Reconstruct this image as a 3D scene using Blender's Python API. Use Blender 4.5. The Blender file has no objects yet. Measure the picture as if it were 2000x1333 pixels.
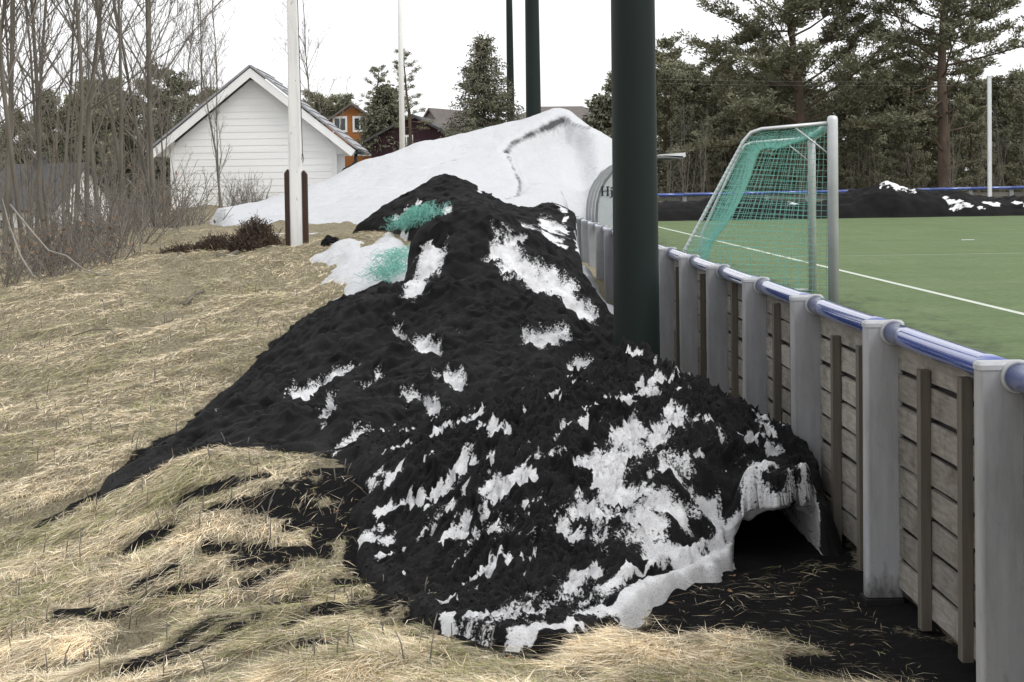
import bpy, math, random
import numpy as np
from mathutils import Vector, Matrix
rng = np.random.default_rng(7)
random.seed(7)
R = math.radians
scene = bpy.context.scene
col = scene.collection

# ------------------------------------------------------------------ camera
FPX = 3300.0                      # focal length in units of a 2000-wide picture
CAM = np.array([0.0, 0.0, 2.25])
YAW, PITCH, ROLL, SHIFT = R(1.096), R(2.2), R(0.85), -0.0904
_r = np.array([math.cos(YAW), -math.sin(YAW), 0.0])
_f = np.array([math.sin(YAW) * math.cos(PITCH), math.cos(YAW) * math.cos(PITCH), -math.sin(PITCH)])
_u = np.array([math.sin(YAW) * math.sin(PITCH), math.cos(YAW) * math.sin(PITCH), math.cos(PITCH)])
_c, _s = math.cos(ROLL), math.sin(ROLL)
CR, CU = _r * _c - _u * _s, _r * _s + _u * _c
cd = bpy.data.cameras.new('camera')
cam = bpy.data.objects.new('camera', cd)
col.objects.link(cam)
M = Matrix(((CR[0], CU[0], -_f[0], CAM[0]), (CR[1], CU[1], -_f[1], CAM[1]), (CR[2], CU[2], -_f[2], CAM[2]), (0, 0, 0, 1)))
cam.matrix_world = M
cd.sensor_fit = 'HORIZONTAL'
cd.sensor_width = 36.0
cd.lens = FPX / 2000.0 * 36.0
cd.shift_y = SHIFT
cd.clip_start = 0.1
cd.clip_end = 3000
scene.camera = cam

# ------------------------------------------------------------------ sky, sun, exposure
w = bpy.data.worlds.new("World")
scene.world = w
w.use_nodes = True
nt = w.node_tree
bgn = nt.nodes['Background']
SUN_AZ, SUN_EL = R(125), R(48)    # azimuth clockwise from +Y: the brighter part of the cloud lies behind and right
sky = nt.nodes.new('ShaderNodeTexSky')
sky.sky_type = 'NISHITA'
sky.sun_disc = False
sky.sun_elevation = SUN_EL
sky.sun_rotation = SUN_AZ
sky.air_density = 1.0
sky.dust_density = 8.0
sky.ozone_density = 1.0
hs = nt.nodes.new('ShaderNodeHueSaturation')
hs.inputs['Saturation'].default_value = 0.10
mixw = nt.nodes.new('ShaderNodeMix')           # a closed, even cloud deck over the blue
mixw.data_type = 'RGBA'
mixw.inputs[0].default_value = 0.72
mixw.inputs[7].default_value = (13.2, 13.3, 13.5, 1)
nt.links.new(sky.outputs[0], hs.inputs['Color'])
nt.links.new(hs.outputs[0], mixw.inputs[6])
nt.links.new(mixw.outputs[2], bgn.inputs['Color'])
bgn.inputs['Strength'].default_value = 0.12
sd = bpy.data.lights.new('sun', 'SUN')
sd.energy = 1.1
sd.angle = R(22)
sd.color = (1.0, 0.97, 0.92)
sun = bpy.data.objects.new('sun', sd)
col.objects.link(sun)
sdir = Vector((math.sin(SUN_AZ) * math.cos(SUN_EL), math.cos(SUN_AZ) * math.cos(SUN_EL), math.sin(SUN_EL)))
sun.rotation_euler = sdir.to_track_quat('Z', 'Y').to_euler()
sun.location = (20, -20, 40)
scene.view_settings.view_transform = 'Standard'
scene.view_settings.look = 'None'
scene.view_settings.exposure = 0.0
scene.view_settings.gamma = 1.0
scene.cycles.max_bounces = 6
scene.cycles.use_denoising = True

# ------------------------------------------------------------------ picture <-> place (used to survey the photograph)
def ray(px, py):
    a = (px - 1000.0) / FPX
    b = (666.5 - py + 2000 * SHIFT) / FPX
    d = _f + CR * a + CU * b
    return d / d[1]
def P(px, py, Y):
    return CAM + ray(px, py) * Y

# ------------------------------------------------------------------ numpy noise
def _hash(ix, iy, iz, seed):
    h = (ix.astype(np.int64) * 374761393 + iy.astype(np.int64) * 668265263 + iz.astype(np.int64) * 2147483647 + seed * 1442695041) & 0xFFFFFFFF
    h = ((h ^ (h >> 13)) * 1274126177) & 0xFFFFFFFF
    h = ((h ^ (h >> 16)) * 2246822519) & 0xFFFFFFFF
    return ((h ^ (h >> 15)) & 0xFFFF) / 32767.5 - 1.0
def vnoise(x, y, seed=0):
    x = np.asarray(x, float); y = np.asarray(y, float)
    ix, iy = np.floor(x), np.floor(y)
    fx, fy = x - ix, y - iy
    ix = ix.astype(np.int64); iy = iy.astype(np.int64); z = np.zeros_like(ix)
    def g(dx, dy):
        a = _hash(ix + dx, iy + dy, z, seed) * math.pi
        return np.cos(a) * (fx - dx) + np.sin(a) * (fy - dy)
    ux = fx * fx * fx * (fx * (fx * 6 - 15) + 10); uy = fy * fy * fy * (fy * (fy * 6 - 15) + 10)
    a = g(0, 0) * (1 - ux) + g(1, 0) * ux
    b = g(0, 1) * (1 - ux) + g(1, 1) * ux
    return (a * (1 - uy) + b * uy) * 1.5
def fbm(x, y, oct=4, seed=0, gain=0.5):
    s = 0; a = 1.0; f = 1.0
    for k in range(oct):
        s = s + a * vnoise(x * f + 17.3 * k, y * f - 9.1 * k, seed + k)
        a *= gain; f *= 2.03
    return s
def sstep(a, b, x):
    t = np.clip((x - a) / (b - a), 0, 1)
    return t * t * (3 - 2 * t)
class RBF:
    """smooth surface through surveyed points"""
    def __init__(self, pts, soft=0.25, smooth=0.0):
        p = np.array(pts, float); self.p = p[:, :2]; self.soft = soft
        n = len(p)
        A = np.zeros((n + 3, n + 3))
        d = np.sqrt(((self.p[:, None] - self.p[None]) ** 2).sum(-1) + soft ** 2)
        A[:n, :n] = d + np.eye(n) * -smooth
        A[:n, n] = 1; A[:n, n + 1:] = self.p
        A[n, :n] = 1; A[n + 1:, :n] = self.p.T
        b = np.zeros(n + 3); b[:n] = p[:, 2]
        self.w = np.linalg.solve(A, b)
    def __call__(self, x, y):
        x = np.asarray(x, float); y = np.asarray(y, float); sh = x.shape
        q = np.stack([x.ravel(), y.ravel()], -1); out = np.zeros(len(q)); n = len(self.p)
        for s in range(0, len(q), 40000):
            qq = q[s:s + 40000]
            d = np.sqrt(((qq[:, None] - self.p[None]) ** 2).sum(-1) + self.soft ** 2)
            out[s:s + 40000] = d @ self.w[:n] + self.w[n] + qq @ self.w[n + 1:]
        return out.reshape(sh)
def poly_sd(x, y, poly):
    """signed distance to a closed outline in plan, inside positive"""
    x = np.asarray(x, float); y = np.asarray(y, float)
    best = np.full(x.shape, 1e9); inside = np.zeros(x.shape, bool)
    n = len(poly)
    for i in range(n):
        ax, ay = poly[i]; bx, by = poly[(i + 1) % n]
        dx, dy = bx - ax, by - ay
        t = np.clip(((x - ax) * dx + (y - ay) * dy) / (dx * dx + dy * dy + 1e-12), 0, 1)
        best = np.minimum(best, (x - ax - t * dx) ** 2 + (y - ay - t * dy) ** 2)
        if ay != by:
            c = ((ay > y) != (by > y)) & (x < dx * (y - ay) / (by - ay) + ax)
            inside ^= c
    d = np.sqrt(best)
    return np.where(inside, d, -d)

# ------------------------------------------------------------------ scene helpers
def tag(o, label=None, cat=None, group=None, kind=None):
    if label: o['label'] = label
    if cat: o['category'] = cat
    if group: o['group'] = group
    if kind: o['kind'] = kind
    return o
def empty(name, loc=(0, 0, 0), rz=0.0):
    o = bpy.data.objects.new(name, None)
    o.location = loc; o.rotation_euler = (0, 0, rz)
    o.empty_display_size = 0.2
    col.objects.link(o)
    return o
def link(name, me, mat=None, parent=None, loc=None):
    o = bpy.data.objects.new(name, me)
    if mat is not None and len(me.materials) == 0: me.materials.append(mat)
    if parent is not None: o.parent = parent
    if loc is not None: o.location = loc
    col.objects.link(o)
    return o
def copy_tree(o, parent=None):
    c = o.copy(); col.objects.link(c); c.parent = parent
    for ch in o.children: copy_tree(ch, c)
    return c
class MB:
    def __init__(self): self.v = []; self.f = []
    def add(self, vs, fs):
        n = len(self.v); self.v.extend([tuple(map(float, p)) for p in vs]); self.f.extend([tuple(i + n for i in f) for f in fs]); return self
    def box(self, x0, x1, y0, y1, z0, z1):
        return self.add([(x0, y0, z0), (x1, y0, z0), (x1, y1, z0), (x0, y1, z0), (x0, y0, z1), (x1, y0, z1), (x1, y1, z1), (x0, y1, z1)],
                        [(0, 3, 2, 1), (4, 5, 6, 7), (0, 1, 5, 4), (1, 2, 6, 5), (2, 3, 7, 6), (3, 0, 4, 7)])
    def prism(self, pts, d):
        """pts: planar polygon, d: extrusion vector"""
        n = len(pts); p = [np.array(q, float) for q in pts]; d = np.array(d, float)
        fs = [tuple(range(n))[::-1], tuple(range(n, 2 * n))] + [(i, (i + 1) % n, n + (i + 1) % n, n + i) for i in range(n)]
        return self.add(p + [q + d for q in p], fs)
    def tube(self, pts, rad, sides=8, cap=True):
        pts = [np.array(p, float) for p in pts]; n = len(pts)
        if np.isscalar(rad): rad = [rad] * n
        vs = []; fs = []; prev = None
        for i in range(n):
            t = pts[min(i + 1, n - 1)] - pts[max(i - 1, 0)]
            t = t / (np.linalg.norm(t) + 1e-9)
            if prev is None:
                a = np.array([0, 0, 1.0]) if abs(t[2]) < 0.9 else np.array([1.0, 0, 0])
            else: a = prev
            a = a - t * (a @ t); a /= np.linalg.norm(a) + 1e-9
            b = np.cross(t, a); prev = a
            for k in range(sides):
                an = 2 * math.pi * k / sides
                vs.append(pts[i] + rad[i] * (a * math.cos(an) + b * math.sin(an)))
        for i in range(n - 1):
            for k in range(sides):
                k2 = (k + 1) % sides
                fs.append((i * sides + k, i * sides + k2, (i + 1) * sides + k2, (i + 1) * sides + k))
        if cap:
            fs.append(tuple(range(sides))[::-1]); fs.append(tuple(range((n - 1) * sides, n * sides)))
        return self.add(vs, fs)
    def mesh(self, name, smooth=False):
        me = bpy.data.meshes.new(name)
        me.from_pydata(self.v, [], self.f); me.update()
        if smooth: me.polygons.foreach_set('use_smooth', [True] * len(me.polygons))
        return me
    def build(self, name, mat, parent=None, smooth=False, loc=None, bevel=0.0):
        o = link(name, self.mesh(name, smooth), mat, parent, loc)
        if bevel > 0:
            b = o.modifiers.new('bevel', 'BEVEL'); b.width = bevel; b.segments = 2; b.limit_method = 'ANGLE'
        return o
def np_mesh(name, V, F, smooth=True, attrs=None, quads=True):
    V = np.asarray(V, np.float32); F = np.asarray(F, np.int32)
    me = bpy.data.meshes.new(name)
    me.vertices.add(len(V)); me.vertices.foreach_set('co', V.ravel())
    k = F.shape[1]
    me.loops.add(F.size); me.loops.foreach_set('vertex_index', F.ravel())
    me.polygons.add(len(F))
    me.polygons.foreach_set('loop_start', np.arange(0, F.size, k, dtype=np.int32))
    me.polygons.foreach_set('loop_total', np.full(len(F), k, np.int32))
    if smooth: me.polygons.foreach_set('use_smooth', np.ones(len(F), bool))
    me.update(calc_edges=True)
    for an, av in (attrs or {}).items():
        av = np.asarray(av, np.float32)
        if av.ndim == 1:
            at = me.attributes.new(an, 'FLOAT', 'POINT'); at.data.foreach_set('value', av)
        else:
            at = me.attributes.new(an, 'FLOAT_COLOR', 'POINT')
            if av.shape[1] == 3: av = np.concatenate([av, np.ones((len(av), 1), np.float32)], 1)
            at.data.foreach_set('color', av.ravel())
    return me
def grid_faces(nu, nv, keep=None):
    i = np.arange(nu - 1)[:, None] * nv + np.arange(nv - 1)[None]
    F = np.stack([i, i + nv, i + nv + 1, i + 1], -1).reshape(-1, 4)
    if keep is not None:
        k = keep.ravel(); F = F[k[F].any(1)]
    return F
def compact(V, F, attrs):
    used = np.zeros(len(V), bool); used[F.ravel()] = True
    m = np.cumsum(used) - 1
    return V[used], m[F], {k: np.asarray(a)[used] for k, a in attrs.items()}

# ------------------------------------------------------------------ materials
def new_mat(name):
    m = bpy.data.materials.new(name); m.use_nodes = True
    return m, m.node_tree, m.node_tree.nodes['Principled BSDF']
def N(t, kind, **kw):
    n = t.nodes.new(kind)
    for k, v in kw.items(): setattr(n, k, v)
    return n
def ramp(t, src, stops):
    r = N(t, 'ShaderNodeValToRGB')
    e = r.color_ramp.elements
    while len(e) < len(stops): e.new(0.5)
    for i, (p, c) in enumerate(stops):
        e[i].position = p; e[i].color = (c[0], c[1], c[2], 1) if not np.isscalar(c) else (c, c, c, 1)
    t.links.new(src, r.inputs[0])
    return r.outputs[0]
def coords(t, scale=(1, 1, 1), kind='Object'):
    tc = N(t, 'ShaderNodeTexCoord'); mp = N(t, 'ShaderNodeMapping')
    mp.inputs['Scale'].default_value = scale
    t.links.new(tc.outputs[kind], mp.inputs[0])
    return mp.outputs[0]
def noise(t, vec, scale, detail=5, rough=0.6):
    n = N(t, 'ShaderNodeTexNoise'); n.inputs['Scale'].default_value = scale
    n.inputs['Detail'].default_value = detail; n.inputs['Roughness'].default_value = rough
    t.links.new(vec, n.inputs['Vector'])
    return n.outputs['Fac']
def mixc(t, fac, a, b, mode='MIX'):
    m = N(t, 'ShaderNodeMix', data_type='RGBA', blend_type=mode)
    if np.isscalar(fac): m.inputs[0].default_value = fac
    else: t.links.new(fac, m.inputs[0])
    for i, c in ((6, a), (7, b)):
        if isinstance(c, tuple): m.inputs[i].default_value = (*c[:3], 1)
        else: t.links.new(c, m.inputs[i])
    return m.outputs[2]
def math_n(t, op, a, b=0.0, c=0.0):
    m = N(t, 'ShaderNodeMath', operation=op)
    for i, x in enumerate((a, b, c)):
        if np.isscalar(x): m.inputs[i].default_value = x
        else: t.links.new(x, m.inputs[i])
    return m.outputs[0]
def bump(t, bs, h, strength=0.5, dist=0.01):
    b = N(t, 'ShaderNodeBump'); b.inputs['Strength'].default_value = strength; b.inputs['Distance'].default_value = dist
    t.links.new(h, b.inputs['Height']); t.links.new(b.outputs[0], bs.inputs['Normal'])
def attr(t, name):
    a = N(t, 'ShaderNodeAttribute'); a.attribute_name = name
    return a
def simple(name, c1, c2=None, scale=8.0, rough=0.6, bs=0.2, bd=0.005, spec=0.4, stretch=(1, 1, 1), rand=0.0, metal=0.0, kind='Object'):
    m, t, p = new_mat(name)
    v = coords(t, stretch, kind)
    n = noise(t, v, scale)
    c2 = c2 or tuple(x * 0.75 for x in c1)
    c = ramp(t, n, [(0.3, c2), (0.7, c1)])
    if rand:
        oi = N(t, 'ShaderNodeObjectInfo')
        k = math_n(t, 'MULTIPLY_ADD', oi.outputs['Random'], 2 * rand, 1 - rand)
        hsv = N(t, 'ShaderNodeHueSaturation'); t.links.new(k, hsv.inputs['Value']); t.links.new(c, hsv.inputs['Color']); c = hsv.outputs[0]
    t.links.new(c, p.inputs['Base Color'])
    p.inputs['Roughness'].default_value = rough
    p.inputs['Specular IOR Level'].default_value = spec
    p.inputs['Metallic'].default_value = metal
    if bs > 0: bump(t, p, noise(t, v, scale * 6), bs, bd)
    return m
MAT = {}
m, t, p = new_mat('grey_post'); MAT['grey_post'] = m
v = coords(t, (1, 1, .16)); oi = N(t, 'ShaderNodeObjectInfo'); v1 = coords(t)
c = ramp(t, noise(t, v, 9, 6, .7), [(.28, (.21, .213, .218)), (.5, (.295, .30, .312)), (.75, (.35, .356, .368))])
c = mixc(t, ramp(t, noise(t, v1, 26, 4, .8), [(.62, 0.0), (.74, .35)]), c, (.13, .125, .11))
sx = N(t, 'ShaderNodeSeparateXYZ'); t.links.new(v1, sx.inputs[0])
foot_dark = math_n(t, 'ADD', math_n(t, 'MULTIPLY_ADD', sx.outputs[2], -2.2, .75), math_n(t, 'MULTIPLY', math_n(t, 'SUBTRACT', noise(t, coords(t, (1, 1, .5)), 18, 5, .75), .5), 1.3))
c = mixc(t, ramp(t, foot_dark, [(.35, 0.0), (.8, .8)]), c, (.045, .042, .038))       # darker and blotchier towards the foot
hsv = N(t, 'ShaderNodeHueSaturation'); t.links.new(math_n(t, 'MULTIPLY_ADD', oi.outputs['Random'], .18, .88), hsv.inputs['Value']); t.links.new(c, hsv.inputs['Color'])
t.links.new(hsv.outputs[0], p.inputs['Base Color']); p.inputs['Roughness'].default_value = .55; p.inputs['Specular IOR Level'].default_value = .35
bump(t, p, noise(t, coords(t, (1, 1, .05)), 30, 3), .25, .004)
MAT['grey_cap'] = simple('grey_cap', (.42, .43, .45), (.30, .31, .32), 14, .45, .1)
MAT['white_metal'] = simple('white_metal', (.72, .73, .75), (.60, .61, .62), 2.5, .4, .05, .002)
MAT['alu'] = simple('alu', (.60, .61, .63), (.50, .51, .52), 4, .35, .05, .002, .5, metal=.35)
MAT['white_paint'] = simple('white_paint', (.80, .80, .79), (.70, .70, .69), 3, .55, .2, .003, .3, (1, 1, .3))
MAT['flag_paint'] = None
MAT['clad'] = simple('clad', (.80, .80, .79), (.74, .74, .73), 1.2, .55, .25, .002, .3, (.3, 8, 8), rand=.015)
MAT['sheet_roof'] = simple('sheet_roof', (.30, .31, .33), (.20, .205, .215), 3, .45, .2, .01)
MAT['dark_roof'] = simple('dark_roof', (.085, .085, .09), (.05, .05, .055), 5, .75, .4, .01)
MAT['black_metal'] = simple('black_metal', (.02, .02, .022), (.012, .012, .012), 8, .35, .05)
MAT['brown_wood'] = simple('brown_wood', (.060, .036, .026), (.035, .022, .017), 6, .7, .4, .004, .2, (1, 1, .15))
MAT['net'] = simple('net', (.24, .55, .47), (.15, .42, .35), 30, .6, 0)
MAT['green_pole'] = simple('green_pole', (.0090, .0170, .0148), (.0066, .0125, .0108), 2.0, .55, .25, .004, .22, (1, 1, .2))
MAT['dark_wood'] = simple('dark_wood', (.13, .115, .095), (.085, .075, .064), 4, .8, .5, .003, .15, (6, 6, .5))  # darker brown wood of the studs, edging and bench
MAT['gap_shade'] = simple('gap_shade', (.022, .020, .017), (.012, .011, .010), 5, .9, .3)  # near-black colour standing for the shade seen through the plank gaps
MAT['bark'] = simple('bark', (.19, .172, .145), (.095, .086, .073), 5, .9, .6, .01, .1, (1, 1, .3))
MAT['twig'] = simple('twig', (.23, .21, .185), (.14, .125, .11), 3, .9, 0, spec=.1)
MAT['pine_bark'] = simple('pine_bark', (.13, .098, .075), (.065, .052, .043), 3, .95, .6, .02, .05, (1, 1, .3))
def leafy(name, cols, rough=.75, scale=.8):
    m, t, p = new_mat(name)
    n = noise(t, coords(t, kind='Object'), scale, 3)
    oi = N(t, 'ShaderNodeObjectInfo')
    c = ramp(t, n, [(0.3, cols[0]), (0.5, cols[1]), (0.72, cols[2])])
    hsv = N(t, 'ShaderNodeHueSaturation')
    t.links.new(math_n(t, 'MULTIPLY_ADD', oi.outputs['Random'], .4, .8), hsv.inputs['Value'])
    t.links.new(c, hsv.inputs['Color']); t.links.new(hsv.outputs[0], p.inputs['Base Color'])
    p.inputs['Roughness'].default_value = rough; p.inputs['Specular IOR Level'].default_value = .15
    return m
MAT['needles'] = leafy('needles', [(.15, .152, .105), (.20, .20, .135), (.26, .245, .165)])
MAT['spruce'] = leafy('spruce', [(.11, .115, .085), (.155, .155, .112), (.20, .19, .135)])
MAT['heather'] = leafy('heather', [(.050, .034, .028), (.075, .052, .040), (.10, .075, .05)], scale=4)
MAT['deadleaf'] = leafy('deadleaf', [(.14, .080, .045), (.20, .12, .07), (.28, .19, .12)], scale=6)
# blue rail: glossy plastic, softly mottled along its length
m, t, p = new_mat('blue_rail'); MAT['blue_rail'] = m
v = coords(t, (1, .25, 1))
c = ramp(t, noise(t, v, 6, 5), [(.3, (.025, .055, .26)), (.7, (.05, .095, .38))])
t.links.new(c, p.inputs['Base Color']); p.inputs['Roughness'].default_value = .16; p.inputs['Specular IOR Level'].default_value = .6; p.inputs['Coat Weight'].default_value = 1.0; p.inputs['Coat Roughness'].default_value = .08; p.inputs['Coat IOR'].default_value = 1.5
bump(t, p, noise(t, coords(t, (1, .1, 1)), 20, 3), .06, .004)
# weathered plank
m, t, p = new_mat('weathered_plank'); MAT['plank'] = m
oi = N(t, 'ShaderNodeObjectInfo')
tc = N(t, 'ShaderNodeTexCoord'); va = N(t, 'ShaderNodeVectorMath', operation='ADD')
cmb = N(t, 'ShaderNodeCombineXYZ'); t.links.new(math_n(t, 'MULTIPLY', oi.outputs['Random'], 37.0), cmb.inputs[1])
t.links.new(tc.outputs['Object'], va.inputs[0]); t.links.new(cmb.outputs[0], va.inputs[1])
mp = N(t, 'ShaderNodeMapping'); mp.inputs['Scale'].default_value = (9, 1.2, 9); t.links.new(va.outputs[0], mp.inputs[0])
grain = noise(t, mp.outputs[0], 5, 6, .65)
mp2 = N(t, 'ShaderNodeMapping'); mp2.inputs['Scale'].default_value = (3, 4.5, 6.0); t.links.new(va.outputs[0], mp2.inputs[0])
stain = noise(t, mp2.outputs[0], 1.0, 3)
c = ramp(t, grain, [(.25, (.125, .115, .10)), (.5, (.215, .20, .178)), (.8, (.31, .292, .262))])
c = mixc(t, ramp(t, stain, [(.52, 0.0), (.75, .7)]), c, (.085, .07, .055))
hsv = N(t, 'ShaderNodeHueSaturation'); t.links.new(math_n(t, 'MULTIPLY_ADD', oi.outputs['Random'], .5, .75), hsv.inputs['Value'])
t.links.new(c, hsv.inputs['Color']); t.links.new(hsv.outputs[0], p.inputs['Base Color'])
p.inputs['Roughness'].default_value = .85; p.inputs['Specular IOR Level'].default_value = .15
bump(t, p, grain, .5, .004)
# flagpole paint: white with grey weather marks
m, t, p = new_mat('flag_paint'); MAT['flag_paint'] = m
v = coords(t, (1, 1, .12)); v2 = coords(t, (3, 3, 1))
c = mixc(t, ramp(t, noise(t, v, 9, 5), [(.45, 0.0), (.75, .55)]), (.76, .76, .75), (.42, .42, .42))
c = mixc(t, ramp(t, noise(t, v2, 7, 2), [(.70, 0.0), (.74, .8)]), c, (.16, .15, .14))
t.links.new(c, p.inputs['Base Color']); p.inputs['Roughness'].default_value = .6
bump(t, p, noise(t, v, 30), .2, .003)
# crumb rubber over snow: the 'snow' attribute says where the cover has melted through
def crumb_mat(name, grit=1.0):
    m, t, p = new_mat(name)
    v = coords(t)
    sn = attr(t, 'snow').outputs['Fac']
    fine = noise(t, v, 55 * grit, 6, .75)
    mid = noise(t, v, 14 * grit, 4, .6)
    k = math_n(t, 'ADD', sn, math_n(t, 'MULTIPLY', math_n(t, 'SUBTRACT', fine, .5), 1.15))
    k = math_n(t, 'ADD', k, math_n(t, 'MULTIPLY', math_n(t, 'SUBTRACT', mid, .5), .35))
    f = ramp(t, k, [(.47, 0.0), (.56, 1.0)])
    speck = ramp(t, noise(t, v, 110 * grit, 3, .8), [(.54, 0.0), (.66, .6)])
    dirty = ramp(t, noise(t, v, 6, 4), [(.35, (.66, .66, .68)), (.6, (.88, .885, .90))])
    snowc = mixc(t, speck, dirty, (.12, .12, .125))
    bl = ramp(t, noise(t, v, 90 * grit, 4, .8), [(.33, (.002, .002, .0023)), (.55, (.0065, .0065, .007)), (.75, (.020, .020, .022))])
    bl = mixc(t, ramp(t, noise(t, v, 160, 2), [(.72, 0.0), (.77, .25)]), bl, (.11, .10, .085))
    bl = mixc(t, ramp(t, noise(t, v, 2.3, 4, .6), [(.35, 0.0), (.7, .55)]), bl, (.018, .017, .0165))
    c = mixc(t, f, bl, snowc)
    p.inputs['Sheen Weight'].default_value = .05; p.inputs['Sheen Roughness'].default_value = .4
    t.links.new(c, p.inputs['Base Color'])
    p.inputs['Roughness'].default_value = .85
    p.inputs['Specular IOR Level'].default_value = .10
    bump(t, p, math_n(t, 'ADD', fine, noise(t, v, 150 * grit, 3, .8)), .9, .012)
    return m
MAT['crumb'] = crumb_mat('crumb')
MAT['crumb_far'] = crumb_mat('crumb_far', .35)
m, t, p = new_mat('old_snow'); MAT['snow'] = m
v = coords(t)
d = attr(t, 'dirt').outputs['Fac']
n1 = noise(t, v, 4.5, 7, .7)
k = math_n(t, 'ADD', d, math_n(t, 'MULTIPLY', math_n(t, 'SUBTRACT', n1, .5), .9))
c = mixc(t, ramp(t, k, [(.30, 0.0), (.85, 1.0)]), (.545, .555, .575), (.06, .06, .065))
c = mixc(t, ramp(t, noise(t, coords(t, (1, .6, 1)), 22, 4, .8), [(.52, 0.0), (.72, .30)]), c, (.36, .37, .39))
t.links.new(c, p.inputs['Base Color']); p.inputs['Roughness'].default_value = .7; p.inputs['Specular IOR Level'].default_value = .2
bump(t, p, noise(t, v, 5, 8, .7), .7, .09)
# ground: thatch, moss and soil; 'soot' carries the spilled crumb
m, t, p = new_mat('ground'); MAT['ground'] = m
v = coords(t)
c = ramp(t, noise(t, v, 1.3, 6, .7), [(.3, (.15, .135, .078)), (.5, (.28, .245, .16)), (.7, (.38, .335, .235))])
c = mixc(t, ramp(t, noise(t, coords(t, (1, 2.5, 1)), 22, 6, .8), [(.40, 0.0), (.62, .85)]), c, (.48, .42, .30))
c = mixc(t, ramp(t, noise(t, coords(t, (2.5, 1, 1)), 16, 5, .75), [(.48, 0.0), (.68, .8)]), c, (.055, .045, .028))
sk = math_n(t, 'ADD', attr(t, 'soot').outputs['Fac'], math_n(t, 'MULTIPLY', math_n(t, 'SUBTRACT', noise(t, v, 30, 5, .75), .5), .9))
c = mixc(t, ramp(t, sk, [(.45, 0.0), (.6, 1.0)]), c, (.013, .0125, .013))
t.links.new(c, p.inputs['Base Color']); p.inputs['Roughness'].default_value = .95; p.inputs['Specular IOR Level'].default_value = .1
bump(t, p, noise(t, v, 40, 6, .8), 1.0, .05)
# grass blades coloured by blade
m, t, p = new_mat('straw'); MAT['straw'] = m
t.links.new(attr(t, 'tint').outputs['Color'], p.inputs['Base Color'])
p.inputs['Roughness'].default_value = .7; p.inputs['Specular IOR Level'].default_value = .2
# artificial turf
m, t, p = new_mat('turf'); MAT['turf'] = m
v = coords(t)
c = ramp(t, noise(t, coords(t, (1, .25, 1)), 1.2, 6, .7), [(.3, (.118, .172, .075)), (.7, (.165, .225, .108))])
c = mixc(t, ramp(t, noise(t, v, 9, 8, .9), [(.36, 0.0), (.64, .75)]), c, (.055, .08, .035))
c = mixc(t, ramp(t, noise(t, coords(t, (.12, .8, 1)), 1.5, 4, .7), [(.4, 0.0), (.7, .25)]), c, (.20, .235, .13))
sk = math_n(t, 'ADD', attr(t, 'soot').outputs['Fac'], math_n(t, 'MULTIPLY', math_n(t, 'SUBTRACT', noise(t, coords(t, (1, .5, 1)), 2.2, 7, .75), .5), .9))
c = mixc(t, ramp(t, sk, [(.36, 0.0), (.60, .88)]), c, (.028, .031, .024))
t.links.new(c, p.inputs['Base Color']); p.inputs['Roughness'].default_value = .85; p.inputs['Specular IOR Level'].default_value = .15
bump(t, p, noise(t, v, 120, 3, .8), .5, .01)
MAT['line'] = simple('line', (.62, .65, .60), (.42, .47, .38), 25, .9, .3, .004, .1)
# ------------------------------------------------------------------ terrain
PITCH_Z = 0.48
FX = 2.03                               # outer face of the fence posts
def hz(px): return 360 - 0.0148 * (px - 935)
_gp = [(0.3, 4.0, -.02), (2.1, 5, 0), (2.1, 8, 0), (2.1, 11, 0), (2.1, 15, .02), (2.1, 20, .1), (2.1, 27, .25), (2.0, 36, .5), (1, 8, 0), (1, 11, 0.02),
       (0.15, 8.0, 0.0), (-1.0, 8.3, -.04), (-2.4, 9.0, -.36), (-4.5, 9.0, -1.0), (-.9, 10.4, .02), (0, 13, .15), (0, 18, .55), (0.5, 24, .7), (-.2, 30, 1.1), (-1.5, 34, 1.45)]
for px, py, Y in [(520, 888, 12.0), (620, 892, 11.6), (400, 900, 12.1), (690, 905, 11.3), (500, 960, 11.2), (300, 985, 11.6), (120, 1050, 11.8), (0, 1060, 12.3),
                  (0, 900, 14.6), (0, 760, 18), (0, 620, 22), (150, 560, 23), (300, 522, 24), (440, 492, 25), (580, 514, 26), (300, 750, 16.6), (170, 860, 14.8),
                  (500, 600, 20), (610, 560, 22), (400, 660, 18.4), (600, 640, 18.2), (430, 790, 15.6), (640, 500, 26), (280, 450, 32), (370, 405, 47), (500, 440, 33), (560, 470, 29), (250, 920, 13.3), (60, 1090, 11.4), (740, 472, 25.5), (690, 482, 26), (790, 462, 24), (720, 522, 22.3), (700, 575, 19.8), (765, 530, 20.5)]:
    q = P(px, py, Y); _gp.append((q[0], Y, q[2]))
for a in [(-9, 30, .9), (-12, 36, .4), (-16, 42, -.4), (-22, 60, -.9), (-30, 80, -.9), (-12, 22, -.6), (-9, 14, -1.6), (-14, 50, .6), (-6, 47, 1.72), (-3, 47, 1.72), (-6, 60, 1.8), (2, 60, 1.2),
          (-14, 80, .6), (2, 85, 1.0), (30, 90, 1.0), (60, 100, 1.2), (-3, 100, 1.4)]: _gp.append(a)
_grbf = RBF(_gp, .8, .0)
def gsmooth(x, y):
    x = np.asarray(x, float); y = np.asarray(y, float)
    far = sstep(55, 130, np.hypot(x + 3, y - 25))
    z = _grbf(np.clip(x, -60, 60), np.clip(y, 0, 130)) * (1 - far) + far * .6
    inside = sstep(2.25, 2.6, x) * (1 - sstep(84, 88, y))
    z = z * (1 - inside) + np.minimum(z, .1) * inside
    return z
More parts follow.
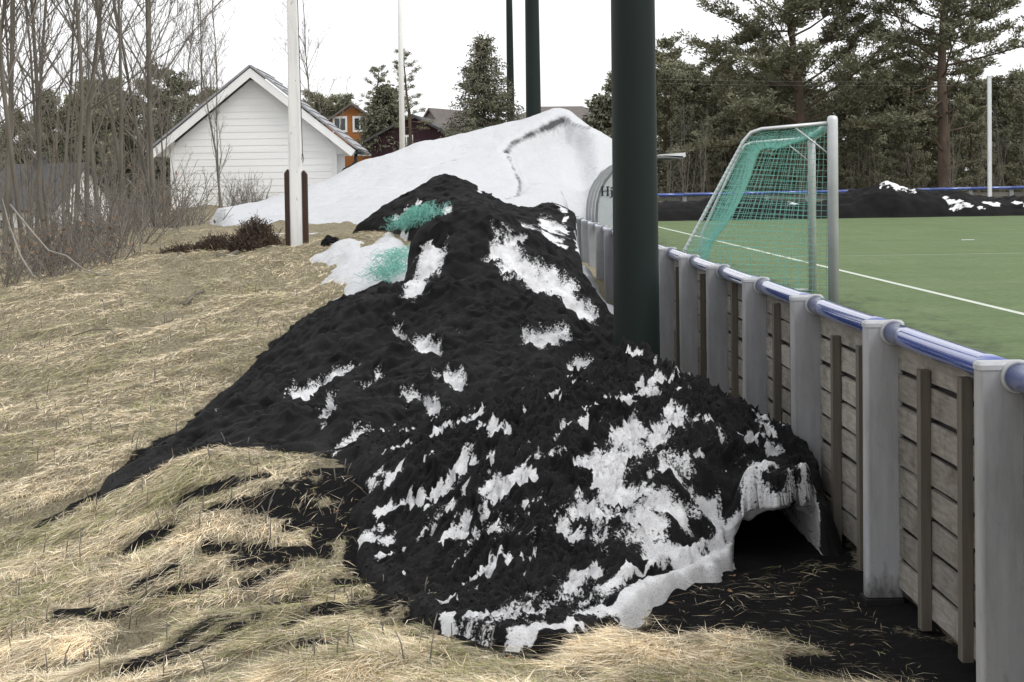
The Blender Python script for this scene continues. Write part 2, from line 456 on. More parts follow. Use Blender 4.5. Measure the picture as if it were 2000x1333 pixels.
def gz(x, y):
    z = gsmooth(x, y)
    near = 1 - sstep(35, 60, np.hypot(x, y - 15))
    out = 1 - sstep(1.2, 1.9, np.asarray(x))
    # tussocks, combed downhill
    u = (x * .8 - y * .25) ; v = (x * .25 + y * .8)
    z = z + near * out * (.07 * fbm(x * .9, y * .9, 3, 5) + .035 * fbm(u * 1.6, v * 4.5, 3, 11) + .018 * fbm(x * 9, y * 9, 2, 21))
    z = z + near * (1 - out) * .012 * fbm(x * 6, y * 6, 3, 31)
    return z
def march(px, py, zf, y0=5.5, y1=90.0, n=1400):
    Y = np.geomspace(y0, y1, n); d = ray(px, py)
    q = CAM[None] + d[None] * Y[:, None]
    h = q[:, 2] - zf(q[:, 0], q[:, 1])
    i = np.argmax(h < 0)
    if not (h < 0).any(): i = n - 1
    return q[i]
def Gd(px, py): return march(px, py, gsmooth)
def W(px, py): return tuple(Gd(px, py)[:2])
# strokes: (x1,y1,x2,y2,half width) in photo survey -> ellipse-ended strokes in plan
def strokes_world(sts, zf, y0=5.5, y1=40):
    out = []
    for s in sts:
        x1, y1_, x2, y2, wd = s[:5]
        a = march(x1, y1_, zf, y0, y1); b = march(x2, y2, zf, y0, y1)
        mx, my = (x1 + x2) / 2, (y1_ + y2) / 2
        c1 = march(mx, my - wd, zf, y0, y1); c2 = march(mx, my + wd, zf, y0, y1)
        rx = wd * a[1] / FPX; ry = max(abs(c1[1] - c2[1]) / 2, rx * .8); ry = min(ry, rx * 5)
        out.append((a[0], a[1], b[0], b[1], rx, ry, s[5] if len(s) > 5 else 1.0))
    return out
def stroke_field(x, y, sw, soft=.35):
    """1 inside a stroke, falling to 0 outside"""
    f = np.zeros(np.shape(x))
    for ax, ay, bx, by, rx, ry, st in sw:
        X, Y = x / rx, y / ry; A, B = np.array([ax / rx, ay / ry]), np.array([bx / rx, by / ry])
        dx, dy = B - A
        t = np.clip(((X - A[0]) * dx + (Y - A[1]) * dy) / (dx * dx + dy * dy + 1e-9), 0, 1)
        d = np.hypot(X - A[0] - t * dx, Y - A[1] - t * dy)
        f = np.maximum(f, st * np.clip((1.6 - d) / 1.2, 0, 1))
    return f

polyA = [W(690, 1070), W(722, 1130), W(790, 1190), W(880, 1238), W(990, 1262), W(1120, 1245), W(1240, 1208), W(1350, 1162), W(1470, 1112),
         (1.72, 9.85, .40), (1.98, 9.98, .34), (2.10, 10.05, .26), (2.19, 10.15, .20), (2.19, 11.2, .55), (2.19, 13.6), (1.6, 14.2), (.4, 13.8), (-.5, 13.2), (-.95, 12.3), W(705, 960), W(700, 1010)]
polyB = [W(195, 952), W(290, 887), W(350, 846), W(400, 805), W(430, 783), W(490, 738), W(518, 705), W(530, 680), W(560, 658), W(600, 628), W(640, 603), W(700, 580), W(765, 548),
         (-.84, 16.4, 1.02), (-.80, 16.9, 1.30), (-.74, 17.5, 1.36), (-.5, 18.2, 1.36), (.1, 19.0, 1.35), (.8, 20.2), (1.4, 19.6), (1.65, 18.0), (1.70, 15), (1.75, 12.4), (1.2, 11.9), (0, 11.7), (-.9, 11.6), (-1.4, 12.15), (-2.1, 12.5), (-2.75, 12.35)]
# black crumb spilled over the grass, in streaks along the lie of the slope
soot_strokes = strokes_world([
    (80, 1020, 210, 945, 8), (120, 1000, 260, 925, 8), (350, 990, 470, 955, 7), (450, 960, 520, 940, 6), (240, 1070, 340, 1030, 7), (220, 1090, 250, 1078, 5),
    (400, 1010, 520, 1000, 6), (520, 990, 640, 950, 14), (600, 930, 720, 910, 16), (560, 960, 700, 960, 16), (640, 1000, 720, 990, 14), (690, 1090, 780, 1130, 16),
    (740, 1110, 800, 1190, 14), (800, 1180, 900, 1240, 9), (400, 1080, 520, 1085, 8), (460, 1110, 640, 1090, 9), (480, 1140, 560, 1120, 9), (260, 1150, 340, 1120, 6),
    (110, 1210, 180, 1195, 7), (350, 1250, 440, 1215, 12), (440, 1240, 510, 1210, 9), (560, 1220, 700, 1185, 8), (580, 1255, 720, 1250, 8), (240, 1310, 330, 1275, 8),
    (330, 1285, 420, 1255, 7), (900, 1262, 1060, 1280, 7), (180, 1205, 260, 1180, 5), (620, 1060, 720, 1040, 12), (560, 1040, 680, 1025, 8), (640, 1150, 700, 1140, 8),
    (270, 1170, 420, 1140, 6), (500, 1175, 600, 1165, 6), (600, 1000, 700, 1060, 14), (640, 940, 720, 960, 18), (480, 1020, 600, 1010, 7), (690, 1170, 760, 1190, 9)], gsmooth, 6, 20)
soot_strokes = [(a, b_, c_, d_, rx * 1.45, ry * 1.45, st) for a, b_, c_, d_, rx, ry, st in soot_strokes]
_big_soot = strokes_world([(1500, 1120, 1750, 1180, 60), (1350, 1180, 1700, 1220, 40), (1650, 1250, 1900, 1320, 70), (1560, 1200, 1800, 1300, 70), (1240, 1235, 1500, 1200, 22), (1290, 1200, 1480, 1150, 26), (1500, 1060, 1600, 1070, 50), (1560, 1290, 1750, 1325, 25)], gsmooth, 5.5, 20)
def soot(x, y):
    n = fbm(x * 3.2, y * 3.2, 4, 41)
    s = np.clip(stroke_field(x, y, soot_strokes) * (.95 + .5 * n), 0, 1)
    b = np.clip(stroke_field(x, y, _big_soot) * (1.1 + .35 * n), 0, 1)
    fence = sstep(1.0, 1.75, x + .25 * n) * (1 - sstep(24, 26, y)) * sstep(6.0, 7.0, y) * .0
    pa = np.maximum(poly_sd(x, y, [q_[:2] for q_ in polyA]), poly_sd(x, y, [q_[:2] for q_ in polyB]))
    und = np.clip(1.0 + (pa - .02 + .08 * n) * 8.0, 0, 1)
    return np.maximum(np.maximum(s, b), und)

def axis(segs):
    out = [segs[0][0]]
    for a, b, st in segs:
        n = max(1, int(round((b - a) / st))); out.extend(list(a + (b - a) * np.arange(1, n + 1) / n))
    return np.array(out)
gx = axis([(-900, -100, 60), (-100, -30, 6), (-30, -8, .8), (-8, 2.3, .05), (2.3, 10, .6), (10, 100, 6), (100, 900, 60)])
gy = axis([(-300, 0, 50), (0, 5, .5), (5, 14, .05), (14, 27, .08), (27, 60, .5), (60, 140, 4), (140, 1500, 90)])
X, Y = np.meshgrid(gx, gy, indexing='ij')
Z = gz(X, Y)
S = np.zeros_like(X); nm = (X > -6) & (X < 2.5) & (Y > 5) & (Y < 27)
S[nm] = soot(X[nm], Y[nm])
V = np.stack([X, Y, Z], -1).reshape(-1, 3)
gme = np_mesh('ground', V, grid_faces(len(gx), len(gy)), True, {'soot': S.ravel()})
tag(link('ground', gme, MAT['ground']), kind='structure')

# ------------------------------------------------------------------ pitch
px_ = axis([(2.27, 8, .12), (8, 30, 1.5), (30, 90, 10)]); py_ = axis([(-8, 0, 2), (0, 40, .12), (40, 84, 1.0)])
X, Y = np.meshgrid(px_, py_, indexing='ij')
S = 1.0 * np.exp(-np.clip(X - 2.3, 0, 99) / 3.2) + .25 * np.exp(-((X - 2.6) ** 2) / 1.5 - ((Y - 22) ** 2) / 30) + .35 * sstep(44, 60, Y) * np.exp(-np.clip(X - 2.3, 0, 99) / 3.0)
V = np.stack([X, Y, np.full_like(X, PITCH_Z)], -1).reshape(-1, 3)
pm = np_mesh('pitch', V, grid_faces(len(px_), len(py_)), False, {'soot': S.ravel()})
pitch = tag(link('pitch', pm, MAT['turf']), kind='structure')
b = MB(); b.box(2.272, 2.30, -8, 84, -.3, PITCH_Z - .004); b.build('edging_board', MAT['dark_wood'], pitch)
def line_strip(a, b_, wd):
    a = np.array(a, float); b_ = np.array(b_, float); d = (b_ - a) / np.linalg.norm(b_ - a); n = np.array([-d[1], d[0]]) * wd / 2
    mb = MB(); z = PITCH_Z + .004
    mb.add([(*(a - n), z), (*(a + n), z), (*(b_ + n), z), (*(b_ - n), z)], [(0, 3, 2, 1)])
    mb.build('painted_line', MAT['line'], pitch)
TLX = 6.95
line_strip((TLX, -8), (TLX, 75), .115)
line_strip((TLX, 38.5), (70, 38.5), .05)
mb = MB(); z = PITCH_Z + .006
for (x0, y0, l) in [(13.5, 47, .35), (10.8, 31, .18), (16, 37, .12), (12.6, 26.3, .1), (18.5, 33, .1)]:
    mb.box(x0, x0 + l, y0, y0 + .09, z - .004, z + .008)
mb.build('snow_crumb', MAT['white_paint'], pitch)

# ------------------------------------------------------------------ heaps
def heap(name, poly, pts, xr, yr, step, strokes, base=None, rim=.05, rough=.02, rscale=3.0, aniso=(1, 1, 0), wild=0.0, mat='crumb', warp=None, relief=.025, soft=.15, thr=.0, extra=None, patch_noise=3.5, lumps=0.0, zcap=None, terrace=None, clods=0, csize=(.010, .032)):
    base = base or gsmooth
    ctrl = [(P(*p)[0], p[2], P(*p)[2]) for p in pts if len(p) == 3]
    ctrl += [(p[0], p[1], p[2]) for p in pts if len(p) == 4]
    for q_ in poly: ctrl.append((q_[0], q_[1], q_[2] if len(q_) > 2 else float(base(np.array([q_[0]]), np.array([q_[1]]))[0]) + rim))
    poly = [q_[:2] for q_ in poly]
    f = RBF(ctrl, soft)
    zf = lambda x, y: np.where(poly_sd(x, y, poly) > 0, f(x, y), -9.0)
    zf2 = lambda x, y: np.maximum(zf(x, y), base(x, y))
    xs = np.arange(xr[0], xr[1] + 1e-6, step); ys = np.arange(yr[0], yr[1] + 1e-6, step)
    X, Y = np.meshgrid(xs, ys, indexing='ij')
    sd = poly_sd(X, Y, poly)
    sd = sd + .05 * fbm(X * 2.5, Y * 2.5, 3, 61) * (wild * 1.5 + .8)
    ca, sa = math.cos(aniso[2]), math.sin(aniso[2])
    U = (X * ca + Y * sa) * aniso[0]; T = (-X * sa + Y * ca) * aniso[1]
    env = np.clip(sd / .5, 0, 1)
    Z = f(X, Y)
    r1 = fbm(U * rscale, T * rscale, 5, 71, .55)
    Z = Z + env * rough * r1 + env * rough * 1.6 * fbm(X * rscale * .3, Y * rscale * .3, 2, 81)
    if lumps:
        rid = 1 - np.abs(fbm(U * rscale * 1.9, T * rscale * 1.9, 4, 91, .6))
        Z = Z + env * lumps * (rid - .6)
        Z = Z + env * lumps * .8 * np.maximum(0, fbm(U * rscale * 4.5, T * rscale * 4.5, 3, 95, .6))
    if wild:
        cl = fbm(U * 7.5, T * 7.5, 3, 93, .6)
        Z = Z + np.clip(sd / .15, 0, 1) * (.040 * np.maximum(0, cl) + .016 * fbm(X * 22, Y * 22, 3, 97, .7))
    else:
        Z = Z + np.clip(sd / .15, 0, 1) * (.010 * fbm(X * 12, Y * 12, 3, 97, .65) - .05 * np.maximum(0, fbm(X * 1.5, Y * 1.5, 2, 99) - .35))
    if terrace is not None: Z = terrace(X, Y, Z, sd, base(X, Y))
    # where the cover has melted through
    pn = fbm(U * patch_noise, T * patch_noise, 4, 101, .6)
    sw = strokes_world(strokes, zf2)
    snow = stroke_field(X + .04 * fbm(X * 7, Y * 7, 3, 111), Y + .06 * fbm(X * 7, Y * 7, 3, 121), sw)
    snow = np.clip(snow * .78 + .28 * pn * (snow > .02), 0, .80)
    if thr: snow = np.maximum(snow, np.clip((pn - thr) * 2.4, 0, .8) * np.clip(sd / .2, 0, 1))
    if extra is not None: snow = np.maximum(snow, extra(X, Y, sd))
    Z = Z - relief * sstep(.3, .7, snow) * env
    bz = base(X, Y)
    Z = np.where(sd < .06, bz - .06 + (Z - bz + .06) * sstep(-.06, .06, sd), Z)
    if zcap:
        for (x0_, x1_, y0_, y1_, zm) in zcap:
            m_ = (X > x0_) & (X < x1_) & (Y > y0_) & (Y < y1_)
            snow = np.where(m_ & (Z > zm + .12 * fbm(X * 5, Y * 5, 2, 155)), snow * .15, snow)
    jit = np.clip(sd / .2, 0, 1) * step * 1.6
    Px = X + jit * fbm(Y * 6 + 3, Z * 7, 3, 157); Py = Y + jit * fbm(X * 6 - 5, Z * 7, 3, 158); Pz = Z
    if warp is not None: Px, Py, Pz, snow = warp(Px, Py, Pz, snow, sd)
    keep = sd > -.08
    if warp is not None: keep |= warp.keep(X, Y)
    F = grid_faces(len(xs), len(ys), keep)
    V, F, at = compact(np.stack([Px, Py, Pz], -1).reshape(-1, 3), F, {'snow': snow.ravel()})
    o = link(name, np_mesh(name, V, F, True, at), MAT[mat])
    if clods: clod_part(o, V, at['snow'], clods, csize, aniso[2])
    return o, zf2

def _ico():
    t_ = (1 + 5 ** .5) / 2
    v = np.array([(-1, t_, 0), (1, t_, 0), (-1, -t_, 0), (1, -t_, 0), (0, -1, t_), (0, 1, t_), (0, -1, -t_), (0, 1, -t_), (t_, 0, -1), (t_, 0, 1), (-t_, 0, -1), (-t_, 0, 1)], float)
    v /= np.linalg.norm(v[0])
    f = np.array([(0, 11, 5), (0, 5, 1), (0, 1, 7), (0, 7, 10), (0, 10, 11), (1, 5, 9), (5, 11, 4), (11, 10, 2), (10, 7, 6), (7, 1, 8), (3, 9, 4), (3, 4, 2), (3, 2, 6), (3, 6, 8), (3, 8, 9), (4, 9, 5), (2, 4, 11), (6, 2, 10), (8, 6, 7), (9, 8, 1)])
    return v, f
def clod_part(o, V, snow, n, cs, ang):
    """loose clods of crumb lying on the heap, too many to count"""
    g_ = np.random.default_rng(17); iv, if_ = _ico()
    w_ = np.where(snow < .35, 1.0, np.where(snow < .6, .8, .02)); i = g_.choice(len(V), n, p=w_ / w_.sum())
    c = V[i]; r = cs[0] * (cs[1] / cs[0]) ** (g_.uniform(0, 1, n) ** 1.8)
    dd = iv[None] * (1 + g_.normal(0, .28, (n, 12, 1)))
    a = ang + g_.normal(0, .6, n); st = g_.uniform(1.0, 1.6, n)
    x = dd[..., 0] * st[:, None]; y = dd[..., 1]; z = dd[..., 2] * .75
    X_ = x * np.cos(a)[:, None] - y * np.sin(a)[:, None]; Y_ = x * np.sin(a)[:, None] + y * np.cos(a)[:, None]
    P_ = c[:, None] + np.stack([X_, Y_, z], -1) * r[:, None, None] + np.array([0, 0, .15]) * r[:, None, None]
    F_ = (np.arange(n)[:, None, None] * 12 + if_[None]).reshape(-1, 3)
    k = link('clods', np_mesh('clods', P_.reshape(-1, 3), F_, True, {'snow': np.zeros(n * 12)}), MAT['crumb'], o); k['kind'] = 'stuff'
# near heap, with the melt hollow by the fence
ptsA = [(1225, 685, 11.7), (1180, 720, 11.7), (1265, 705, 11.7), (1320, 738, 11.5), (1390, 768, 11.2), (1440, 790, 11.0), (1500, 845, 10.8), (1555, 895, 10.6), (1600, 960, 10.35),
        (1120, 770, 11.2), (1020, 815, 10.9), (940, 845, 10.9), (860, 870, 10.9), (780, 910, 10.8), (730, 960, 10.8), (1000, 930, 10.2), (900, 960, 10.3), (820, 1000, 10.4),
        (1150, 880, 10.3), (1300, 860, 10.4), (1420, 900, 10.3), (1250, 980, 9.7), (1400, 980, 9.85), (1480, 970, 10.0), (1120, 1020, 9.55), (1000, 1040, 9.6), (900, 1070, 9.75), (800, 1080, 10.0),
        (1200, 1090, 9.15), (1330, 1080, 9.3), (1430, 1050, 9.6), (1060, 1130, 9.0), (960, 1150, 9.1), (880, 1170, 9.3), (1150, 1160, 8.8), (1250, 1150, 8.85),
        (1.0, 13.0, .62, 0), (0, 12.6, .45, 0), (2.0, 12.4, .42, 0), (1.95, 11.4, .58, 0), (1.5, 12.6, .62, 0)]
slab = [W(1215, 1195), W(1300, 1172), W(1400, 1140), W(1480, 1105)]
def extraA(X, Y, sd):
    e = np.zeros_like(X)
    # clean broken edge of the ice slab along the front
    m = (X > slab[0][0] - .02) & (X < 1.75) & (Y < 10.2)
    e = np.where(m & (sd < .10 + .03 * fbm(X * 5, Y * 5, 3, 131)), .95, e)
    crack = np.abs(sd - .145 - .015 * fbm(X * 3, Y * 3, 3, 133))
    e = np.where(m & (crack < .016), 0.05, e)
    e = np.where(m & (sd >= .16) & (sd < .22 + .06 * fbm(X * 4, Y * 4, 2, 135)), np.maximum(e, .70), e)
    return e
def terraceA(X, Y, Z, sd, bz):
    m = sstep(slab[0][0] - .08, slab[0][0] + .04, X) * (1 - sstep(1.62, 1.75, X)) * (Y < 10.3)
    wv = .02 * fbm(X * 9, Y * 9, 3, 137)
    t_ = bz + (.135 + wv) * sstep(-.01, .03, sd) + (.075 + wv) * sstep(.15, .175, sd + wv) + np.clip(sd - .22, 0, 9) * 1.3 - .02 * np.exp(-((sd - .14) / .015) ** 2)
    return np.where(sd < .5, Z * (1 - m) + np.minimum(Z + .05, t_) * m, Z)
class Cave:
    cx, hw = 1.76, .25
    def wgt(self, X): return sstep(self.cx - self.hw - .10, self.cx - self.hw + .08, X) * (1 - sstep(1.99, 2.06, X))
    def rimY(self, X): return 10.02 + .25 * sstep(.0, .35, X - 1.75) + .07 * fbm(X * 6, X * 0 + 2.2, 2, 147)
    def keep(self, X, Y): return (self.wgt(X) > .02) & (Y > 8.6) & (Y < 10.4)
    def __call__(self, X, Y, Z, snow, sd):
        w_ = self.wgt(X); ry = self.rimY(X)
        t = np.clip((ry - Y) / 1.2, 0, 1)
        wig = fbm(X * 5, Y * 5, 3, 141)
        yb = ry + 1.7 * np.clip(t * 1.15 - .05, -.05, 1) - .05 * np.sin(np.clip(t * 10, 0, math.pi))
        zt = np.where(t <= 0, Z, 0)
        arch = .25 * np.sqrt(np.clip(1 - ((X - self.cx) / (self.hw + .08)) ** 2, 0.0, 1)) + .02
        zf = (arch + .06 + .03 * wig) * (1 - np.clip((t - .35) / .65, 0, 1) ** 2) - .05 * np.clip((t - .9) / .1, 0, 1) - .07 * np.clip(t * 8, 0, 1)
        on = (Y < ry)
        Y2 = np.where(on, Y * (1 - w_) + yb * w_, Y)
        Z2 = np.where(on, Z * (1 - w_) + zf * w_, Z)
        # lift the roof over the hollow so that the lip has a thickness
        near = w_ * (1 - sstep(ry, ry + .9, Y)) * (~on)
        Z2 = np.where(~on, np.maximum(Z2, Z2 * (1 - near) + np.maximum(Z2, arch + .24 + .05 * wig) * near), Z2)
        snow = np.where(on & (w_ > .15), np.clip(.66 - .4 * wig, .2, 1), snow)
        lip = (np.abs(Y - ry) < .25) & (w_ > .05)
        snow = np.where(lip & ~on, np.clip(.30 + .8 * wig + .15 * (1 - (Y - ry) / .25), 0, 1), snow)
        Z2 = Z2 + np.where(~on, near * (.05 * np.maximum(0, fbm(X * 6, Y * 6, 3, 143)) + .02 * fbm(X * 20, Y * 20, 3, 144)), w_ * .03 * fbm(X * 7, Y * 7, 3, 145))
        return X, Y2, Z2, snow
stA = [(855, 975, 895, 950, 8), (945, 962, 1035, 942, 13), (905, 1020, 945, 1005, 8), (872, 1030, 890, 1022, 6), (940, 1030, 970, 1018, 7), (885, 1050, 920, 1050, 10), (962, 838, 992, 850, 11),
       (1085, 862, 1138, 842, 9), (855, 845, 878, 832, 7), (958, 905, 965, 925, 9), (895, 935, 930, 912, 8), (1092, 1040, 1125, 1058, 14), (955, 1112, 1030, 1100, 11), (1148, 1110, 1165, 1112, 10),
       (692, 1078, 765, 1055, 12), (900, 1250, 1050, 1190, 24), (1000, 1242, 1120, 1236, 20), (1150, 1190, 1235, 1210, 24), (1200, 912, 1295, 862, 22), (1140, 1000, 1340, 1062, 30), (1190, 965, 1330, 975, 26),
       (1350, 1055, 1450, 1040, 26), (1420, 962, 1500, 935, 10), (1490, 838, 1500, 850, 13), (1500, 880, 1530, 890, 9), (1255, 765, 1275, 770, 14), (1275, 720, 1285, 735, 7), (1330, 805, 1335, 820, 6),
       (1310, 800, 1320, 820, 6), (1210, 795, 1235, 805, 12), (1240, 840, 1255, 850, 11), (1325, 745, 1375, 742, 5), (1430, 940, 1480, 950, 8), (1320, 1100, 1420, 1070, 10), (1360, 900, 1380, 890, 7),
       (1300, 920, 1380, 960, 14, .85), (1300, 830, 1350, 860, 10, .8), (870, 1195, 890, 1200, 8), (925, 1210, 960, 1200, 8), (830, 970, 850, 955, 6), (780, 990, 800, 985, 9), (740, 930, 760, 950, 9, .8),
       (1010, 890, 1040, 880, 7, .8), (1050, 905, 1100, 900, 8, .8), (1010, 1000, 1060, 985, 7, .9), (1000, 1075, 1040, 1060, 6, .8), (1060, 1170, 1120, 1150, 12, .85), (760, 945, 790, 930, 7, .8), (835, 900, 850, 890, 6),
       (930, 1140, 940, 1130, 6), (1130, 760, 1150, 755, 6, .8), (1400, 860, 1410, 880, 6, .8), (720, 935, 735, 955, 9, .9), (1150, 905, 1330, 900, 36, .60), (1250, 1000, 1450, 965, 40, .62), (1000, 1190, 1200, 1150, 34, .6), (1330, 820, 1450, 900, 30, .52), (850, 1000, 1010, 955, 30, .52), (1180, 1060, 1350, 1050, 40, .62), (900, 1060, 1060, 1040, 24, .5)]
oA, zA = heap('granulate_heap', polyA, ptsA, (-1.2, 2.2), (7.7, 14.3), .014, stA, rim=.075, rough=.035, rscale=2.6, aniso=(1.0, 2.0, R(35)), wild=.6, warp=Cave(), relief=.035, thr=.30,
              extra=extraA, terrace=terraceA, patch_noise=2.6, lumps=.075, clods=9000, csize=(.003, .010))
tag(oA, 'rough black crumb heap over melting ice with a dark hollow beside the plank fence', 'heap')

ptsB = [(860, 428, 17.4), (815, 455, 17.2), (815, 520, 16.7), (900, 425, 17.6), (955, 440, 17.8), (1000, 468, 17.9), (1060, 495, 17.8), (1130, 540, 17.4), (1190, 600, 16.8), (800, 565, 16.2), (900, 540, 16.3), (980, 560, 16.2),
        (1080, 620, 15.6), (1180, 680, 15.0), (720, 600, 16.4), (620, 645, 16.0), (560, 680, 15.7), (650, 690, 15.0), (760, 660, 15.2), (860, 640, 15.2), (980, 650, 15.0), (1100, 720, 14.0), (900, 740, 13.7), (780, 760, 13.5),
        (660, 760, 13.7), (560, 770, 14.0), (1000, 790, 13.0), (870, 830, 12.4), (740, 850, 12.3), (620, 850, 12.6), (500, 830, 13.2), (430, 850, 13.2), (380, 880, 13.0), (300, 905, 12.9), (680, 885, 11.9), (560, 880, 12.4),
        (1.0, 19.0, 1.40, 0), (1.45, 13.5, .62, 0), (1.5, 15.0, .60, 0)]
stB = [(845, 500, 800, 575, 18), (835, 520, 800, 565, 20), (850, 510, 825, 550, 12), (858, 462, 866, 460, 8), (825, 482, 832, 480, 7), (972, 482, 1005, 465, 16), (1000, 512, 1110, 545, 20), (1050, 540, 1120, 560, 14, .8), (1115, 562, 1155, 582, 11),
       (1045, 665, 1098, 652, 17), (808, 680, 848, 688, 13), (770, 652, 786, 664, 7), (640, 612, 660, 606, 6), (598, 768, 645, 748, 9), (650, 742, 688, 728, 8), (572, 772, 612, 788, 10), (710, 765, 738, 750, 7),
       (738, 735, 745, 738, 6), (650, 795, 637, 830, 10), (852, 735, 900, 750, 11), (797, 778, 812, 772, 9), (835, 785, 848, 798, 11), (1120, 697, 1155, 690, 6), (660, 875, 720, 865, 12), (720, 870, 770, 862, 10),
       (690, 852, 745, 850, 7), (560, 660, 575, 655, 4, .7), (870, 730, 880, 715, 5), (1020, 655, 1030, 640, 5), (405, 822, 425, 800, 5), (1030, 742, 1045, 738, 5, .8), (600, 820, 620, 824, 4), (890, 655, 905, 665, 5, .7)]
stB = [(a_[0], a_[1], a_[2], a_[3], a_[4] * 1.4) + tuple(a_[5:]) for a_ in stB]
oB, zB = heap('granulate_heap', polyB, ptsB, (-4.2, 2.1), (11.3, 21.7), .024, stB, rim=.05, rough=.095, rscale=1.0, aniso=(1.7, .75, R(-35)), relief=.095, patch_noise=4.5, lumps=.07, zcap=[(-1.0, -.35, 16.3, 18.2, 1.66)], clods=4000, csize=(.003, .008))
tag(oB, 'long smooth black crumb heap with a rounded knob and a few white melt holes', 'heap')

polyC = [W(628, 482), (-2.1, 25.6), (-1.62, 25.0), (-1.2, 24.2), (-.7, 22.9), (-.2, 21.8), (.3, 20.8), (1.1, 20.6), (1.4, 22.0), (1.5, 26.5), (1.0, 29.0), (-.5, 29.5), (-1.5, 28.2), (-2.1, 27.2)]
ptsC = [(882, 342, 26), (910, 352, 26), (845, 350, 26), (785, 382, 25.6), (725, 425, 25.2), (680, 455, 25.1), (945, 382, 25.6), (1000, 408, 25), (1050, 432, 24.5), (900, 395, 24.4), (850, 418, 23.8), (805, 436, 23.6),
        (960, 430, 22.6), (1075, 398, 25.4), (1100, 408, 25.6), (1040, 405, 25.4), (1080, 472, 23.4)]
stC = [(1020, 450, 1080, 470, 18), (1060, 440, 1100, 450, 12), (1100, 430, 1110, 425, 5), (815, 395, 822, 390, 4), (795, 400, 800, 405, 4), (770, 422, 800, 415, 6, .8), (868, 408, 878, 412, 7), (1090, 405, 1100, 412, 6), (700, 462, 740, 455, 4, .7),
       (740, 470, 790, 452, 7), (930, 362, 935, 372, 4), (985, 395, 1000, 400, 4, .7), (1130, 490, 1150, 500, 8)]
oC, zC = heap('granulate_heap', polyC, ptsC, (-2.9, 2.1), (20.8, 29.8), .034, stC, rim=.06, rough=.04, rscale=1.6, relief=.05, patch_noise=3.0, lumps=.035)
tag(oC, 'pointed black crumb heap at the foot of the white snow mound', 'heap')

# white snow mound behind
polyS = [W(412, 425), W(440, 446), W(490, 456), W(560, 460), W(640, 470), W(660, 475), (-1.2, 27.2), (.5, 27.5), (1.9, 28), (1.95, 33), (2.05, 38.5), (3.3, 40.0), (4.4, 43.5), (4.7, 50), (3.6, 57), (0, 58), (-2.5, 54),
         (-3.4, 50.5), (-3.75, 48.0), (-3.8, 46.5), (-5.0, 46.4), (-6.6, 46.3), W(470, 402), W(440, 410)]
ptsS = [(1088, 212, 48), (1060, 218, 48), (1000, 236, 48), (900, 263, 47.5), (800, 287, 46.5), (740, 310, 46), (690, 337, 46), (640, 352, 45), (560, 378, 44), (1125, 228, 47.5), (1150, 245, 47), (1190, 268, 46.5),
        (600, 410, 38), (700, 400, 37), (800, 380, 38), (900, 330, 42), (980, 300, 43.5), (900, 300, 45), (1000, 270, 45.8), (840, 330, 42.5), (1000, 390, 35), (1100, 380, 37), (1150, 330, 42), (1060, 330, 42), (1100, 270, 45.6),
        (1190, 330, 42), (1150, 400, 36), (500, 425, 36), (720, 450, 32), (900, 400, 33), (600, 440, 33), (2.2, 52, 3.2, 0), (0, 52, 3.0, 0)]
crack = [(830, 330), (870, 315), (930, 305), (985, 292), (1000, 275), (1030, 258), (1070, 240), (1100, 224)]
